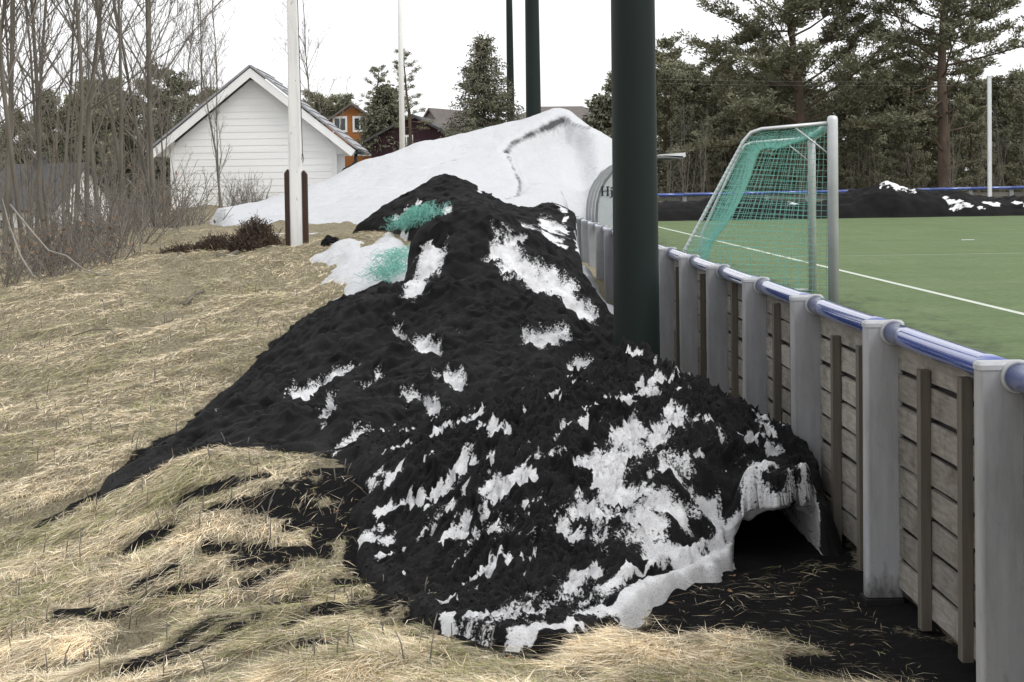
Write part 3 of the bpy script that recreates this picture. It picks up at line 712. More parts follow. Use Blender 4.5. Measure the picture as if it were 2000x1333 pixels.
def snow_heap():
    base = lambda x, y: np.where(np.asarray(x) > 2.26, PITCH_Z, gsmooth(x, y))
    ctrl = [(P(*p)[0], p[2], P(*p)[2]) for p in ptsS if len(p) == 3] + [p[:3] for p in ptsS if len(p) == 4]
    for x, y in polyS: ctrl.append((x, y, float(base(np.array([x]), np.array([y]))[0]) + .03))
    f = RBF(ctrl, .8)
    zf = lambda x, y: np.maximum(np.where(poly_sd(x, y, polyS) > 0, f(x, y), -9), base(x, y))
    cw = [march(a, b_, zf, 28, 60) for a, b_ in crack]
    cw2 = [march(a, b_, zf, 28, 60) for a, b_ in [(1100, 224), (1125, 238), (1150, 250), (1195, 270)]]
    cw3 = [march(a, b_, zf, 28, 60) for a, b_ in [(985, 292), (1000, 320), (1015, 350), (1012, 378), (990, 385)]]
    step = .05
    xs = np.arange(-7.2, 5.2, step); ys = np.arange(27, 58.5, step * 2)
    X, Y = np.meshgrid(xs, ys, indexing='ij')
    sd = poly_sd(X, Y, polyS) + .12 * fbm(X * 1.3, Y * 1.3, 3, 151)
    Z = f(X, Y) + np.clip(sd / 1, 0, 1) * (.06 * fbm(X * .5, Y * .5, 3, 161) + .02 * fbm(X * 2.5, Y * 2.5, 4, 171))
    def pd(c):
        d = np.full(X.shape, 1e9)
        for (a, b_) in zip(c[:-1], c[1:]):
            dx, dy = b_[0] - a[0], b_[1] - a[1]
            t = np.clip(((X - a[0]) * dx + (Y - a[1]) * dy) / (dx * dx + dy * dy), 0, 1)
            d = np.minimum(d, np.hypot(X - a[0] - t * dx, (Y - a[1] - t * dy)))
        return d
    wob = .05 * fbm(X * 1.5, Y * 1.5, 3, 181)
    d1, d2, d3 = pd(cw) + wob, pd(cw2) + wob, pd(cw3) + wob
    # scooped, collapsed face below the crack
    face = [tuple(c[:2]) for c in cw[3:]] + [tuple(c[:2]) for c in cw2[1:]] + [(3.6, 43), (2.0, 39), tuple(cw3[3][:2]), tuple(cw3[2][:2])]
    fs = poly_sd(X, Y, face) + wob
    Z = Z - .60 * sstep(-.05, .35, fs) * (1 - sstep(.8, 3.2, fs)) * (1 - sstep(2.6, 3.3, X)) - .10 * np.exp(-(d1 / .12) ** 2) - .05 * np.exp(-(d3 / .12) ** 2)
    dirt = (.45 + .6 * np.clip(.5 + fbm(X * 1.2, Y * 1.2, 3, 185), 0, 1)) * .75 * np.exp(-(d1 / .06) ** 2) + .22 * np.exp(-(d1 / .25) ** 2) + .5 * np.exp(-(d2 / .08) ** 2) + .55 * np.exp(-(d3 / .05) ** 2)
    dirt += .18 * sstep(.1, .5, fs) * (1 - sstep(.6, 1.6, fs)) * (.6 + fbm(X * 1.2, Y * .8, 3, 191))
    dirt += .16 * np.clip(fbm(X * .6, Y * .3, 4, 193) + .25, 0, 1)
    dirt += .16 * sstep(43, 46, Y) * (X < 0) + .55 * np.exp(-(np.hypot((X + 1.9) / .8, (Y - 27.4) / 2.0)) ** 2) * .8
    bz = base(X, Y)
    Z = np.where(sd < .25, bz - .05 + (Z - bz + .05) * sstep(-.1, .25, sd), Z)
    F = grid_faces(len(xs), len(ys), sd > -.12)
    V, F, at = compact(np.stack([X, Y, Z], -1).reshape(-1, 3), F, {'dirt': dirt.ravel()})
    o = link('snow_mound', np_mesh('snow_mound', V, F, True, at), MAT['snow'])
    tag(o, 'tall white snow mound with a dark crack and a slumped face beside the dugout', 'snow mound')
    return zf
zS = snow_heap()

def snow_patch(name, label, poly, th, xr, yr, step=.03, hill=0.0, seed=201):
    xs = np.arange(*xr, step); ys = np.arange(*yr, step)
    X, Y = np.meshgrid(xs, ys, indexing='ij')
    sd = poly_sd(X, Y, poly) + .07 * fbm(X * 3, Y * 3, 3, seed)
    Z = gsmooth(X, Y) + th * sstep(0, .22, sd) + hill * sstep(.1, 1.0, sd) + .03 * fbm(X * 2, Y * 2, 4, seed + 9) * sstep(0, .3, sd) - .05 * (1 - sstep(-.05, .02, sd))
    d = .20 * np.maximum(0, fbm(X * 1.4, Y * 1.4, 3, seed + 4)) + .25 * (sd < .05)
    V, F, at = compact(np.stack([X, Y, Z], -1).reshape(-1, 3), grid_faces(len(xs), len(ys), sd > -.06), {'dirt': d.ravel()})
    return tag(link(name, np_mesh(name, V, F, True, at), MAT['snow']), label, 'snow')
snow_patch('snow_patch', 'flat tongue of old snow lying between the grass slope and the black heaps',
           [W(626, 550), W(650, 526), W(640, 510), W(690, 490), W(740, 480), (-1.35, 24.3), (-.7, 22.6), (-.25, 21.3), (-.2, 19.4), (-.7, 18.0), (-.8, 17.2), W(760, 570), W(700, 596), W(648, 590), W(664, 574), W(640, 566)], .08, (-3.6, .2), (16.9, 26.5), hill=.03)
snow_patch('snow_slab', 'thin tilted slab of ice lying on the grass beside the wooden flagpole', [W(608, 507), W(640, 492), W(690, 478), W(720, 474), W(700, 492), W(650, 506)], .16, (-3.2, -1), (22, 28), seed=301)
snow_patch('snow_strip', 'grey strip of old snow between the crumb heaps and the plank fence posts', [(1.35, 18.0), (1.9, 18.2), (2.0, 21), (2.0, 29.5), (1.2, 29.5), (1.2, 25), (1.0, 21)], .22, (.8, 2.03), (17.5, 30), seed=351, hill=.15)
# a loose black lump by the pointed heap
def lump(name, label, c, r, seed, mat='crumb', snowf=0.0, sq=.7, cat='lump'):
    n = 26; th = np.linspace(0, math.pi, n); ph = np.linspace(0, 2 * math.pi, 2 * n)
    T, Q = np.meshgrid(th, ph, indexing='ij')
    d = np.stack([np.sin(T) * np.cos(Q), np.sin(T) * np.sin(Q), np.cos(T)], -1)
    k = 1 + .28 * vnoise(d[..., 0] * 1.7 + seed, d[..., 1] * 1.7 + d[..., 2] * 1.3, seed) + .12 * vnoise(d[..., 0] * 5 + seed, d[..., 1] * 5 + d[..., 2] * 4, seed + 1)
    V = d * k[..., None] * np.array(r) + np.array(c)
    me = np_mesh(name, V.reshape(-1, 3), grid_faces(n, 2 * n), True, {'snow': np.full(n * 2 * n, snowf) + .3 * (d[..., 0] < -.2).ravel() * snowf})
    return tag(link(name, me, MAT[mat]), label, cat)
q = Gd(645, 480); lump('granulate_lump', 'loose black lump beside the pointed crumb heap by the flagpole', (q[0], q[1], q[2] + .03), (.11, .16, .11), 5)

# far bank along the end of the pitch
def far_bank():
    prof = [(9.0, .9), (11.5, 1.0), (14.0, .85), (15.2, .62), (16.2, .95), (17.5, 1.30), (18.8, 1.50), (20.0, 1.28), (21.4, 1.1), (22.6, .95), (24, .72), (25.5, .88), (27, 1.0), (30, .9), (36, 1.0), (45, .8)]
    xs = np.arange(7.5, 46, .11); ys = np.arange(74.2, 80.2, .11)
    X, Y = np.meshgrid(xs, ys, indexing='ij')
    H = np.interp(xs, [a for a, b_ in prof], [b_ for a, b_ in prof])[:, None]
    t = np.clip((Y - 74.9 - .25 * fbm(X * .5, Y * 0, 3, 211)) / 4.6, 0, 1)
    Z = PITCH_Z + H * np.sin(t * math.pi) ** .75 + (.16 * fbm(X * .9, Y * .9, 4, 221) + .06 * fbm(X * 4, Y * 4, 2, 222)) * np.sin(t * math.pi) - .03
    snow = np.zeros_like(X)
    for cx, cy, rx, ry, st in [(19.2, 76.8, .75, .5, 1), (18.4, 76.6, .18, .2, .8), (21.5, 75.8, .35, .25, 1), (21.7, 75.5, .5, .2, 1), (23.0, 75.8, .5, .2, .9), (24.4, 76.0, .25, .25, .9), (24.6, 75.6, .2, .2, .9), (22.5, 75.3, .2, .12, .8), (14.2, 76.2, .35, .25, .9), (21.1, 76.2, .3, .2, .9)]:
        snow = np.maximum(snow, st * np.clip(1.5 - np.hypot((X - cx) / rx, (Y - cy) / ry), 0, 1) )
    snow = np.clip(snow * .8 + .55 * fbm(X * 2.2, Y * 2.2, 4, 231, .65) * (snow > .02), 0, .85)
    V, F, at = compact(np.stack([X, Y, Z], -1).reshape(-1, 3), grid_faces(len(xs), len(ys)), {'snow': snow.ravel()})
    tag(link('granulate_bank', np_mesh('granulate_bank', V, F, True, at), MAT['crumb_far']), 'long low black crumb bank along the far end of the green pitch', 'heap')
far_bank()

# ------------------------------------------------------------------ plank fence
RAIL_Z, RAIL_X, RAIL_R = 1.435, 2.165, .056
SP = 2.06
posts_y = [4.80 + SP * k for k in range(17)]          # 4.80 ... 37.8
fence = tag(empty('perimeter_fence', (2.1, 12, 0)), 'grey post and weathered plank fence with a blue top rail around the pitch', 'fence')
fence_inv = Matrix.Translation((-2.1, -12, 0))
def fpart(mb, name, mat, smooth=False, bevel=0.0, parent=None):
    o = mb.build(name, mat, parent or fence, smooth, None, bevel)
    if parent is None: o.matrix_parent_inverse = fence_inv
    return o
# one post: hollow-looking wide profile with rounded corners, cap and collar
def rounded_rect(x0, x1, y0, y1, r, n=5):
    pts = []
    for cx, cy, a0 in ((x1 - r, y1 - r, 0), (x0 + r, y1 - r, 90), (x0 + r, y0 + r, 180), (x1 - r, y0 + r, 270)):
        for k in range(n + 1):
            a = R(a0 + 90 * k / n); pts.append((cx + r * math.cos(a), cy + r * math.sin(a)))
    return pts
pmb = MB(); prof = rounded_rect(0, .205, -.05, .05, .022); pmb.prism([(a, b_, .02) for a, b_ in prof], (0, 0, 1.445))
cmb_ = MB()
prof = rounded_rect(-.004, .209, -.054, .054, .024); n = len(prof)
cmb_.add([(a, b_, 1.462) for a, b_ in prof] + [(a, b_, 1.482) for a, b_ in prof] + [(.1025 + (a - .1025) * .9, b_ * .8, 1.494) for a, b_ in prof],
         [(i, (i + 1) % n, n + (i + 1) % n, n + i) for i in range(n)] + [(n + i, n + (i + 1) % n, 2 * n + (i + 1) % n, 2 * n + i) for i in range(n)] + [tuple(range(2 * n, 3 * n)), tuple(range(n))[::-1]])
kmb = MB()
def ring(mb, cx, cy, cz, r0, r1, w_, n=20):
    vs = []; fs = []
    for y, r in ((-w_ / 2, r0), (-w_ / 2, r1 - .004), (-w_ / 2 + .005, r1), (w_ / 2 - .005, r1), (w_ / 2, r1 - .004), (w_ / 2, r0)):
        for k in range(n): a = 2 * math.pi * k / n; vs.append((cx + r * math.cos(a), cy + y, cz + r * math.sin(a)))
    for i in range(6):
        j = (i + 1) % 6
        for k in range(n): k2 = (k + 1) % n; fs.append((i * n + k, j * n + k, j * n + k2, i * n + k2))
    mb.add(vs, fs)
ring(kmb, 0, 0, 0, RAIL_R - .004, RAIL_R + .013, .030)
pme, cme, kme = pmb.mesh('post', True), cmb_.mesh('cap'), kmb.mesh('collar', True)
pme.set_sharp_from_angle(angle=R(40))
smb = MB(); smb.box(0, .05, -.038, .038, 0, 1.29); sme = smb.mesh('stud')
def plank_mesh(seed, L):
    r_ = random.Random(seed); mb = MB(); n = 6; h0 = .139
    vs = []
    for i in range(n + 1):
        y = -L / 2 + L * i / n; j = lambda s: r_.uniform(-s, s)
        vs += [(-.0 + j(.0015), y, j(.003)), (.024, y, j(.003)), (.024, y, h0 + j(.004)), (-.0 + j(.0015), y, h0 + j(.004))]
    fs = [(4 * i + k, 4 * i + (k + 1) % 4, 4 * i + 4 + (k + 1) % 4, 4 * i + 4 + k) for i in range(n) for k in range(4)] + [(0, 3, 2, 1), (4 * n, 4 * n + 1, 4 * n + 2, 4 * n + 3)]
    mb.add(vs, fs); me = mb.mesh('plank'); me.materials.append(MAT['plank']); return me
pl_me = [plank_mesh(s, SP - .03) for s in range(5)]
in_me = plank_mesh(9, SP - .03); in_me.materials.clear(); in_me.materials.append(MAT['gap_shade'])
def fchild(name, me, mat, loc, rot=(0, 0, 0)):
    o = link(name, me, mat, fence); o.matrix_parent_inverse = fence_inv; o.location = loc; o.rotation_euler = rot; return o
for i, y in enumerate(posts_y):
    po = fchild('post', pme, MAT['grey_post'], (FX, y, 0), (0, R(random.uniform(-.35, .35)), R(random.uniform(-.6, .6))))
    po.modifiers.new('weighted', 'WEIGHTED_NORMAL').keep_sharp = True
    fchild('cap', cme, MAT['grey_cap'], (FX, y, 0)).parent = po
    o = po.children[0]; o.matrix_parent_inverse = Matrix.Identity(4); o.location = (0, 0, 0)
    fchild('collar', kme, MAT['grey_cap'], (RAIL_X + .012, y - .060, RAIL_Z))
    if i < len(posts_y) - 1:
        yc = y + SP / 2
        mb = MB(); sag = random.uniform(.001, .006)
        mb.tube([(RAIL_X + .012, y + .03 + (SP - .07) * k / 6 - .0, RAIL_Z - sag * math.sin(math.pi * k / 6)) for k in range(7)], RAIL_R, 20)
        fpart(mb, 'rail', MAT['blue_rail'], True)
        if i < 12:
            for k in range(5):
                fchild('gap_shade_board', in_me, MAT['gap_shade'], (2.236, yc, .505 + k * .1665 + random.uniform(-.006, .006)))  # added backing, put in only so the plank gaps look dark
            for k in range(8):
                zb = .075 + k * .1665 + random.uniform(-.008, .008)
                h = fchild('plank', pl_me[random.randrange(5)], MAT['plank'], (2.203 + random.uniform(-.002, .002), yc, zb), (R(random.uniform(-.25, .25)), 0, 0))
            for off in (SP / 3, 2 * SP / 3 + .02):
                fchild('stud', sme, MAT['dark_wood'], (2.151, y + off, .05 + random.uniform(-.06, .05)), (0, 0, R(random.uniform(-2, 2))))
# steel bracket under the clear post
mb = MB(); mb.box(2.02, 2.22, 8.84, 9.0, -.05, .015); mb.box(2.01, 2.235, 8.835, 8.845, -.03, -.01)
fpart(mb, 'bracket', MAT['black_metal'])

# ------------------------------------------------------------------ masts
def mast(Y, X, r0, r1, h, base, label, sides=40, taper_top=None):
    root = tag(empty('floodlight_mast', (X, Y, base)), label, 'mast', 'green masts along the pitch fence')
    mb = MB(); mb.tube([(0, 0, -.4), (0, 0, 0), (0, 0, h * .3), (0, 0, h * .6), (0, 0, h)], [r0, r0, r0 + (r1 - r0) * .3, r0 + (r1 - r0) * .6, r1], sides)
    mb.build('pole', MAT['green_pole'], root, True)
    mb = MB(); mb.tube([(0, 0, h - .05), (0, 0, h + .08)], [r1 * 1.15, r1 * 1.1], 24); mb.box(-1.2, 1.2, -.06, .06, h + .02, h + .14)
    cr = mb.build('crossarm', MAT['green_pole'], root)
    for k in range(4):
        mb = MB(); x = -1.0 + k * .66; mb.box(x - .22, x + .22, -.28, .02, h + .16, h + .56)
        mb.build('floodlight', MAT['grey_cap'], root, bevel=.02)
    return root
mast(14.6, P(1243, 600, 14.6)[0], .203, .150, 15, .05, 'thick dark green lamp mast rising beside the fence from the black heap')
mast(52.0, P(1042, 220, 52)[0], .25, .16, 17, 1.0, 'thinner dark green lamp mast standing behind the top of the snow mound')
mast(98.0, P(998, 240, 98)[0], .25, .15, 18, .9, 'slimmest dark green lamp mast standing beside the spruce')
# ------------------------------------------------------------------ goal with net
GZ = PITCH_Z
gN = np.array([4.10, 19.5]); gF = np.array([5.22, 26.4])
gd = (gF - gN) / np.linalg.norm(gF - gN); gb = np.array([-gd[1], gd[0]])      # gb points back, towards the fence
goal = tag(empty('football_goal', (gN[0], gN[1], GZ)), 'white full size football goal with a green net standing behind the fence', 'goal')
ginv = Matrix.Translation((-gN[0], -gN[1], -GZ))
def gpart(mb, name, mat, smooth=True, parent=None):
    o = mb.build(name, mat, goal, smooth); o.matrix_parent_inverse = ginv; return o
def g3(q, z): return np.array([q[0], q[1], GZ + z])
GH = 2.44
def post_profile(mb, q, h):
    mb.tube([g3(q, -.02), g3(q, h - .05), g3(q, h - .015), g3(q, h)], [.062, .062, .055, .03], 18)
for q in (gN, gF):
    mb = MB(); post_profile(mb, q, GH + .06); gpart(mb, 'goalpost', MAT['alu'])
mb = MB(); mb.tube([g3(gN, GH - .03), g3(gF, GH - .03)], .06, 18); gpart(mb, 'crossbar', MAT['alu'])
def stay(q):
    dep = .95 if q is gN else 1.05
    top = g3(q, GH - .02); bend = g3(q + gb * dep, GH - .09)
    k2 = g3(q + gb * 1.72, .95); bot = g3(q + gb * 1.80, .03)
    pre = bend + (top - bend) / np.linalg.norm(top - bend) * .14; post = bend + (k2 - bend) / np.linalg.norm(k2 - bend) * .14
    return [top, pre, bend * .5 + (pre + post) * .25, post, k2, bot]
stN, stF = stay(gN), stay(gF)
for s_, q in ((stN, gN), (stF, gF)):
    mb = MB(); mb.tube(s_, .021, 10); gpart(mb, 'net_stay', MAT['alu'])
    mb = MB(); mb.tube([g3(q, .03), s_[-1]], .024, 8); gpart(mb, 'ground_frame', MAT['alu'])
    mb = MB(); a = g3(q + gb * .45, GH - .05); b_ = g3(q, GH - .42); mb.tube([a, b_], .010, 6); gpart(mb, 'brace', MAT['alu'])
mb = MB(); mb.tube([stN[-1], stF[-1]], .024, 8); gpart(mb, 'ground_frame', MAT['alu'])
# rope wrapped round the stays
mb = MB(); pts = []
a, b_ = stN[3], stN[4]
for k in range(26 * 8):
    t_ = k / (26 * 8); c_ = a + (b_ - a) * t_; an = k * 2 * math.pi / 8
    pts.append(c_ + np.array([math.cos(an) * .027, math.sin(an) * .027, 0]))
mb.tube(pts, .004, 4); gpart(mb, 'lashing', MAT['net'])
def polyline_at(pts, t_):
    d = [0]
    for a, b_ in zip(pts[:-1], pts[1:]): d.append(d[-1] + np.linalg.norm(b_ - a))
    s_ = t_ * d[-1]
    for i in range(len(pts) - 1):
        if s_ <= d[i + 1] + 1e-9:
            f_ = (s_ - d[i]) / (d[i + 1] - d[i] + 1e-9); return pts[i] + (pts[i + 1] - pts[i]) * f_
    return pts[-1]
def net_panel(pt, nu, nv, name, rad=.0032, skip=None):
    """strings along both directions of a sheet pt(u,v)"""
    Pm = np.array([[pt(i / nu, j / nv) for j in range(nv + 1)] for i in range(nu + 1)])
    segs = []
    for i in range(nu + 1):
        for j in range(nv): segs.append((Pm[i, j], Pm[i, j + 1]))
    for j in range(nv + 1):
        for i in range(nu): segs.append((Pm[i, j], Pm[i + 1, j]))
    A = np.array([s[0] for s in segs]); B = np.array([s[1] for s in segs])
    ok = np.linalg.norm(B - A, axis=1) > 1e-3; A, B = A[ok], B[ok]
    T = B - A; T /= np.linalg.norm(T, axis=1)[:, None]
    H = np.where(np.abs(T[:, 2:3]) < .9, np.array([[0, 0, 1.0]]), np.array([[1.0, 0, 0]]))
    U = np.cross(T, H); U /= np.linalg.norm(U, axis=1)[:, None]; Wv = np.cross(T, U)
    vs = []
    for k in range(3):
        an = 2 * math.pi * k / 3; o_ = (U * math.cos(an) + Wv * math.sin(an)) * rad
        vs += [A + o_, B + o_]
    V = np.stack(vs, 1).reshape(-1, 3); n = len(A); base = np.arange(n)[:, None] * 6
    F = np.concatenate([base + np.array([[2 * k, 2 * ((k + 1) % 3), 2 * ((k + 1) % 3) + 1, 2 * k + 1]]) for k in range(3)])
    return np_mesh(name, V, F, True)
def gnet(me):
    o = link('net', me, MAT['net'], goal); o.matrix_parent_inverse = ginv
def side_panel(q, s_):
    def pt(u, v):
        top = polyline_at(s_, v)                                # along the stay
        tt = v
        front = g3(q, max(0.0, (GH - .05) * (1 - max(0, (v - .25) / .75))) if v > .25 else GH - .05 + 0 * v)
        if v < .25: front = g3(q, GH - .05)
        p_ = front + (top - front) * u
        return p_ + np.array([0, 1, 0]) * .06 * math.sin(math.pi * u) * math.sin(math.pi * v)
    return pt
gnet(net_panel(side_panel(gN, stN), 22, 48, 'net', .0028)); gnet(net_panel(side_panel(gF, stF), 22, 48, 'net', .0034))
def back_panel(u, v):
    a, b_ = polyline_at(stN, .18 + .82 * v), polyline_at(stF, .18 + .82 * v)
    p_ = a + (b_ - a) * u
    sag = math.sin(math.pi * u) ** .6 * math.sin(math.pi * min(1, v * 1.1)) ** .8
    p_ = p_ + np.array([-gb[0], -gb[1], 0]) * .30 * sag - np.array([0, 0, 1]) * .18 * math.sin(math.pi * u) ** .5 * (1 - v)
    p_[2] = max(p_[2], GZ + .02); return p_
gnet(net_panel(back_panel, 56, 24, 'net', .0030))
def roof_panel(u, v):
    a, b_ = polyline_at(stN, .18 * v), polyline_at(stF, .18 * v)
    return a + (b_ - a) * u - np.array([0, 0, 1]) * .20 * math.sin(math.pi * u) ** .5 * (.25 + .75 * v)
gnet(net_panel(roof_panel, 50, 8, 'net', .0026))

# torn green net lying over the heaps
def tangle(label, path, width, zf, n, seed, lift=.05, y0=12):
    r_ = random.Random(seed); mb = MB()
    pw = [march(a, b_, zf, y0, 40) for a, b_ in path]
    for k in range(n):
        t0 = r_.uniform(0, 1); pts = []
        c_ = polyline_at(pw, t0) + np.array([r_.gauss(0, width), r_.gauss(0, width * 1.6), 0]); an = r_.uniform(0, 6.3); lf = r_.uniform(.2, 1.7)
        for j in range(16):
            an += r_.gauss(.25, .55); c_ = c_ + np.array([math.cos(an), math.sin(an), 0]) * r_.uniform(.015, .04)
            z = float(np.clip(zf(np.array([c_[0]]), np.array([c_[1]]))[0], c_[2] - .10, c_[2] + .18)) + lift * (lf + r_.uniform(-.15, .15) + .35 * math.sin(j * .9 + lf * 7))
            pts.append((c_[0], c_[1], z))
        mb.tube(pts, .0026, 3, False)
    return tag(mb.build('torn_net', MAT['net'], None, True), label, 'net', None)
zBC = lambda x, y: np.maximum(np.maximum(zB(x, y), zC(x, y)), gsmooth(x, y) + .1)
zSn = lambda x, y: gsmooth(x, y) + .22
zC2 = lambda x, y: zC(x, y)
tangle('bunched green net lying on top of the pointed crumb heap', [(790, 440), (815, 430), (840, 428)], .05, zC2, 190, 3, .10, 20.5)
tangle('green net strands trailing down the snow beside the rounded heap knob', [(788, 500), (775, 520), (745, 552)], .035, zSn, 170, 9, .07, 17)

# ------------------------------------------------------------------ team shelter
DY0, DY1, DX = 33.3, 36.2, 2.29
prof_d = [(0, 0), (0, .6), (0, 1.15), (.02, 1.38), (.08, 1.60), (.18, 1.80), (.33, 1.98), (.52, 2.12), (.76, 2.22), (1.05, 2.27), (1.4, 2.28), (1.75, 2.26)]
dug = tag(empty('team_shelter', (DX, DY0, PITCH_Z)), 'curved clear plastic team shelter with metal ribs and black letters', 'dugout')
def dpart(mb, name, mat, smooth=False): return mb.build(name, mat, dug, smooth)
m, t, p = new_mat('clear_plastic'); MAT['clear'] = m
tr = N(t, 'ShaderNodeBsdfTransparent'); tr.inputs[0].default_value = (.86, .88, .88, 1)
mx = N(t, 'ShaderNodeMixShader'); mx.inputs[0].default_value = .30
p.inputs['Base Color'].default_value = (.62, .64, .64, 1); p.inputs['Roughness'].default_value = .25
t.links.new(tr.outputs[0], mx.inputs[1]); t.links.new(p.outputs[0], mx.inputs[2]); t.links.new(mx.outputs[0], t.nodes['Material Output'].inputs[0])
DL = DY1 - DY0
MAT['rib_grey'] = simple('rib_grey', (.20, .205, .21), (.14, .145, .15), 6, .4, .05, metal=.3)
for k in range(4):
    y = DL * k / 3
    mb = MB(); wdt = .03 if k else .05
    for (a, b_), (c_, d_) in zip(prof_d[:-1], prof_d[1:]):
        nrm = np.array([-(d_ - b_), c_ - a]); nrm = nrm / np.linalg.norm(nrm) * .025
        mb.prism([(a, y, b_), (c_, y, d_), (c_ - nrm[0] * 2, y, d_ - nrm[1] * 2), (a - nrm[0] * 2, y, b_ - nrm[1] * 2)], (0, wdt, 0))
    dpart(mb, 'rib', MAT['rib_grey'])
mb = MB()
for (a, b_), (c_, d_) in zip(prof_d[:-1], prof_d[1:]):
    mb.add([(a, .06, b_), (c_, .06, d_), (c_, DL, d_), (a, DL, b_)], [(0, 1, 2, 3)])
dpart(mb, 'roof_sheet', MAT['clear'], True)
for y in (.012, DL + .012):
    mb = MB(); mb.prism([(a + .012, y, b_ - .012) for a, b_ in prof_d[1:9]] + [(.76, y, .1)] + [(.012, y, .1)], (0, .006, 0)); dpart(mb, 'end_sheet', MAT['clear'])
mb = MB(); mb.prism([(1.30, 0, 2.30), (1.80, 0, 2.33), (1.80, 0, 2.25), (1.72, 0, 2.23), (1.30, 0, 2.28)], (0, DL, 0)); dpart(mb, 'front_lip', MAT['white_metal'])
mb = MB(); mb.box(.15, .55, .15, DL - .1, .42, .47); mb.box(.3, .36, .3, .36, 0, .42); mb.box(.3, .36, DL - .4, DL - .34, 0, .42); dpart(mb, 'bench', MAT['dark_wood'])
def letters():
    s_ = .165; z0 = 1.99 - PITCH_Z; y = -.008; th = (0, -.004, 0)
    m_ = simple('letter_black', (.012, .012, .012), None, 5, .5, 0)
    x = 2.42 - DX
    def bar(mb, x0, x1, za, zb): mb.box(x0, x1, y - .004, y, za, zb)
    H = MB()
    for dx in (0, .105): bar(H, x + dx, x + dx + .034, z0, z0 + s_)
    bar(H, x + .034, x + .105, z0 + .075, z0 + .092)
    for dx in (-.014, .091):
        bar(H, x + dx, x + dx + .062, z0 + s_, z0 + s_ + .012); bar(H, x + dx, x + dx + .062, z0 - .012, z0)
    dpart(H, 'letter', m_)
    J = MB(); xj = x + .185
    bar(J, xj, xj + .03, z0 - .035, z0 + .105); bar(J, xj - .018, xj, z0 + .095, z0 + .107); bar(J, xj - .03, xj + .012, z0 - .05, z0 - .036)
    J.prism([(xj + .015 + .019 * math.cos(a), y - .004, z0 + .145 + .019 * math.sin(a)) for a in np.linspace(0, 6.28, 13)[:-1]], (0, .004, 0))
    dpart(J, 'letter', m_)
    O = MB(); xo = x + .30; n = 20
    vs = []
    for ro, rx in ((.062, .058), (.045, .026)):
        for k in range(n): a = 2 * math.pi * k / n; vs.append((xo + rx * math.cos(a), y - .003, z0 + .052 + ro * math.sin(a)))
    O.add(vs, [(k, (k + 1) % n, n + (k + 1) % n, n + k) for k in range(n)]); dpart(O, 'letter', m_)
letters()

# ------------------------------------------------------------------ flagpoles
q = Gd(581, 502)
q = P(581, 508, 25.4)
fp = tag(empty('flagpole', (q[0], 25.4, q[2] - .06)), 'tall weathered white wooden flagpole held between two short brown boards', 'flagpole')
mb = MB(); pr = rounded_rect(-.10, .10, -.085, .085, .03, 3)
n = len(pr); hs_ = [0, 1.2, 3.0, 6, 10]; sc_ = [1.0, 1.0, .82, .68, .4]
vs = [(a * s_, b_ * s_, h) for h, s_ in zip(hs_, sc_) for a, b_ in pr]
mb.add(vs, [(i * n + k, i * n + (k + 1) % n, (i + 1) * n + (k + 1) % n, (i + 1) * n + k) for i in range(4) for k in range(n)] + [tuple(range(4 * n, 5 * n))])
mb.build('pole', MAT['flag_paint'], fp, True)
for sx in (-1, 1):
    mb = MB(); x0, x1 = (-.165, -.10) if sx < 0 else (.103, .168)
    if sx < 0: mb.prism([(x0, -.09, 0), (x1, -.09, 0), (x1, -.09, 1.38), (x1 - .02, -.09, 1.42), (x0, -.09, 1.36)], (0, .18, 0))
    else: mb.prism([(x0, -.09, -.12), (x1, -.09, -.12), (x1, -.09, 1.34), (x0 + .02, -.09, 1.40), (x0, -.09, 1.38)], (0, .18, 0))
    mb.build('side_board', MAT['brown_wood'], fp)
mb = MB(); mb.tube([(.07, -.1, 9.5), (.09, -.12, 4), (.115, -.13, 2.0), (.12, -.13, 1.65), (.135, -.13, 1.56), (.12, -.13, 1.50), (.11, -.13, 1.56), (.115, -.13, 1.65)], .006, 5); mb.build('halyard', MAT['brown_wood'], fp, True)
q = P(786, 286, 66); tz = q[2] - 2.4
fp2 = tag(empty('flagpole', (q[0], 66, tz)), 'slim clean white flagpole rising behind the snow mound', 'flagpole')
mb = MB(); mb.tube([(0, 0, 0), (0, 0, 6), (0, 0, 12)], [.12, .10, .06], 16); mb.build('pole', MAT['white_paint'], fp2, True)
mb = MB(); mb.tube([(0, 0, 11.98), (0, 0, 12.03), (0, 0, 12.12), (0, 0, 12.16)], [.05, .10, .08, .02], 12); mb.build('knob', MAT['white_paint'], fp2, True)

# ------------------------------------------------------------------ white garage
GY = 47.0; mpp = GY / FPX
gx0, gx1 = P(335, 350, GY)[0], P(657, 330, GY)[0]
rid = P(490, 133, GY - .35); eL = P(289, 300, GY - .35); eR = P(692, 296, GY - .35)
xr = (gx0 + gx1) / 2; zr = rid[2]; slope = (zr - eL[2]) / (xr - eL[0]); ze = zr - slope * (xr - gx0); z0 = 1.55; GLEN = 3.4
gar = tag(empty('garage', (xr, GY, z0)), 'small white boarded garage with a steep dark roof behind the flagpole', 'garage')
gai = Matrix.Translation((-xr, -GY, -z0))
def gar_part(mb, name, mat, smooth=False, parent=None, bevel=0):
    o = mb.build(name, mat, parent or gar, smooth, None, bevel)
    if parent is None: o.matrix_parent_inverse = gai
    return o
zin = zr - .28
mb = MB(); mb.prism([(gx0 + .03, GY + .02, z0), (gx1 - .03, GY + .02, z0), (gx1 - .03, GY + .02, ze - .25), (xr, GY + .02, zin - .05), (gx0 + .03, GY + .02, ze - .25)], (0, GLEN, 0)); gar_part(mb, 'wall', MAT['clad'])
nb = 21; hb = .186
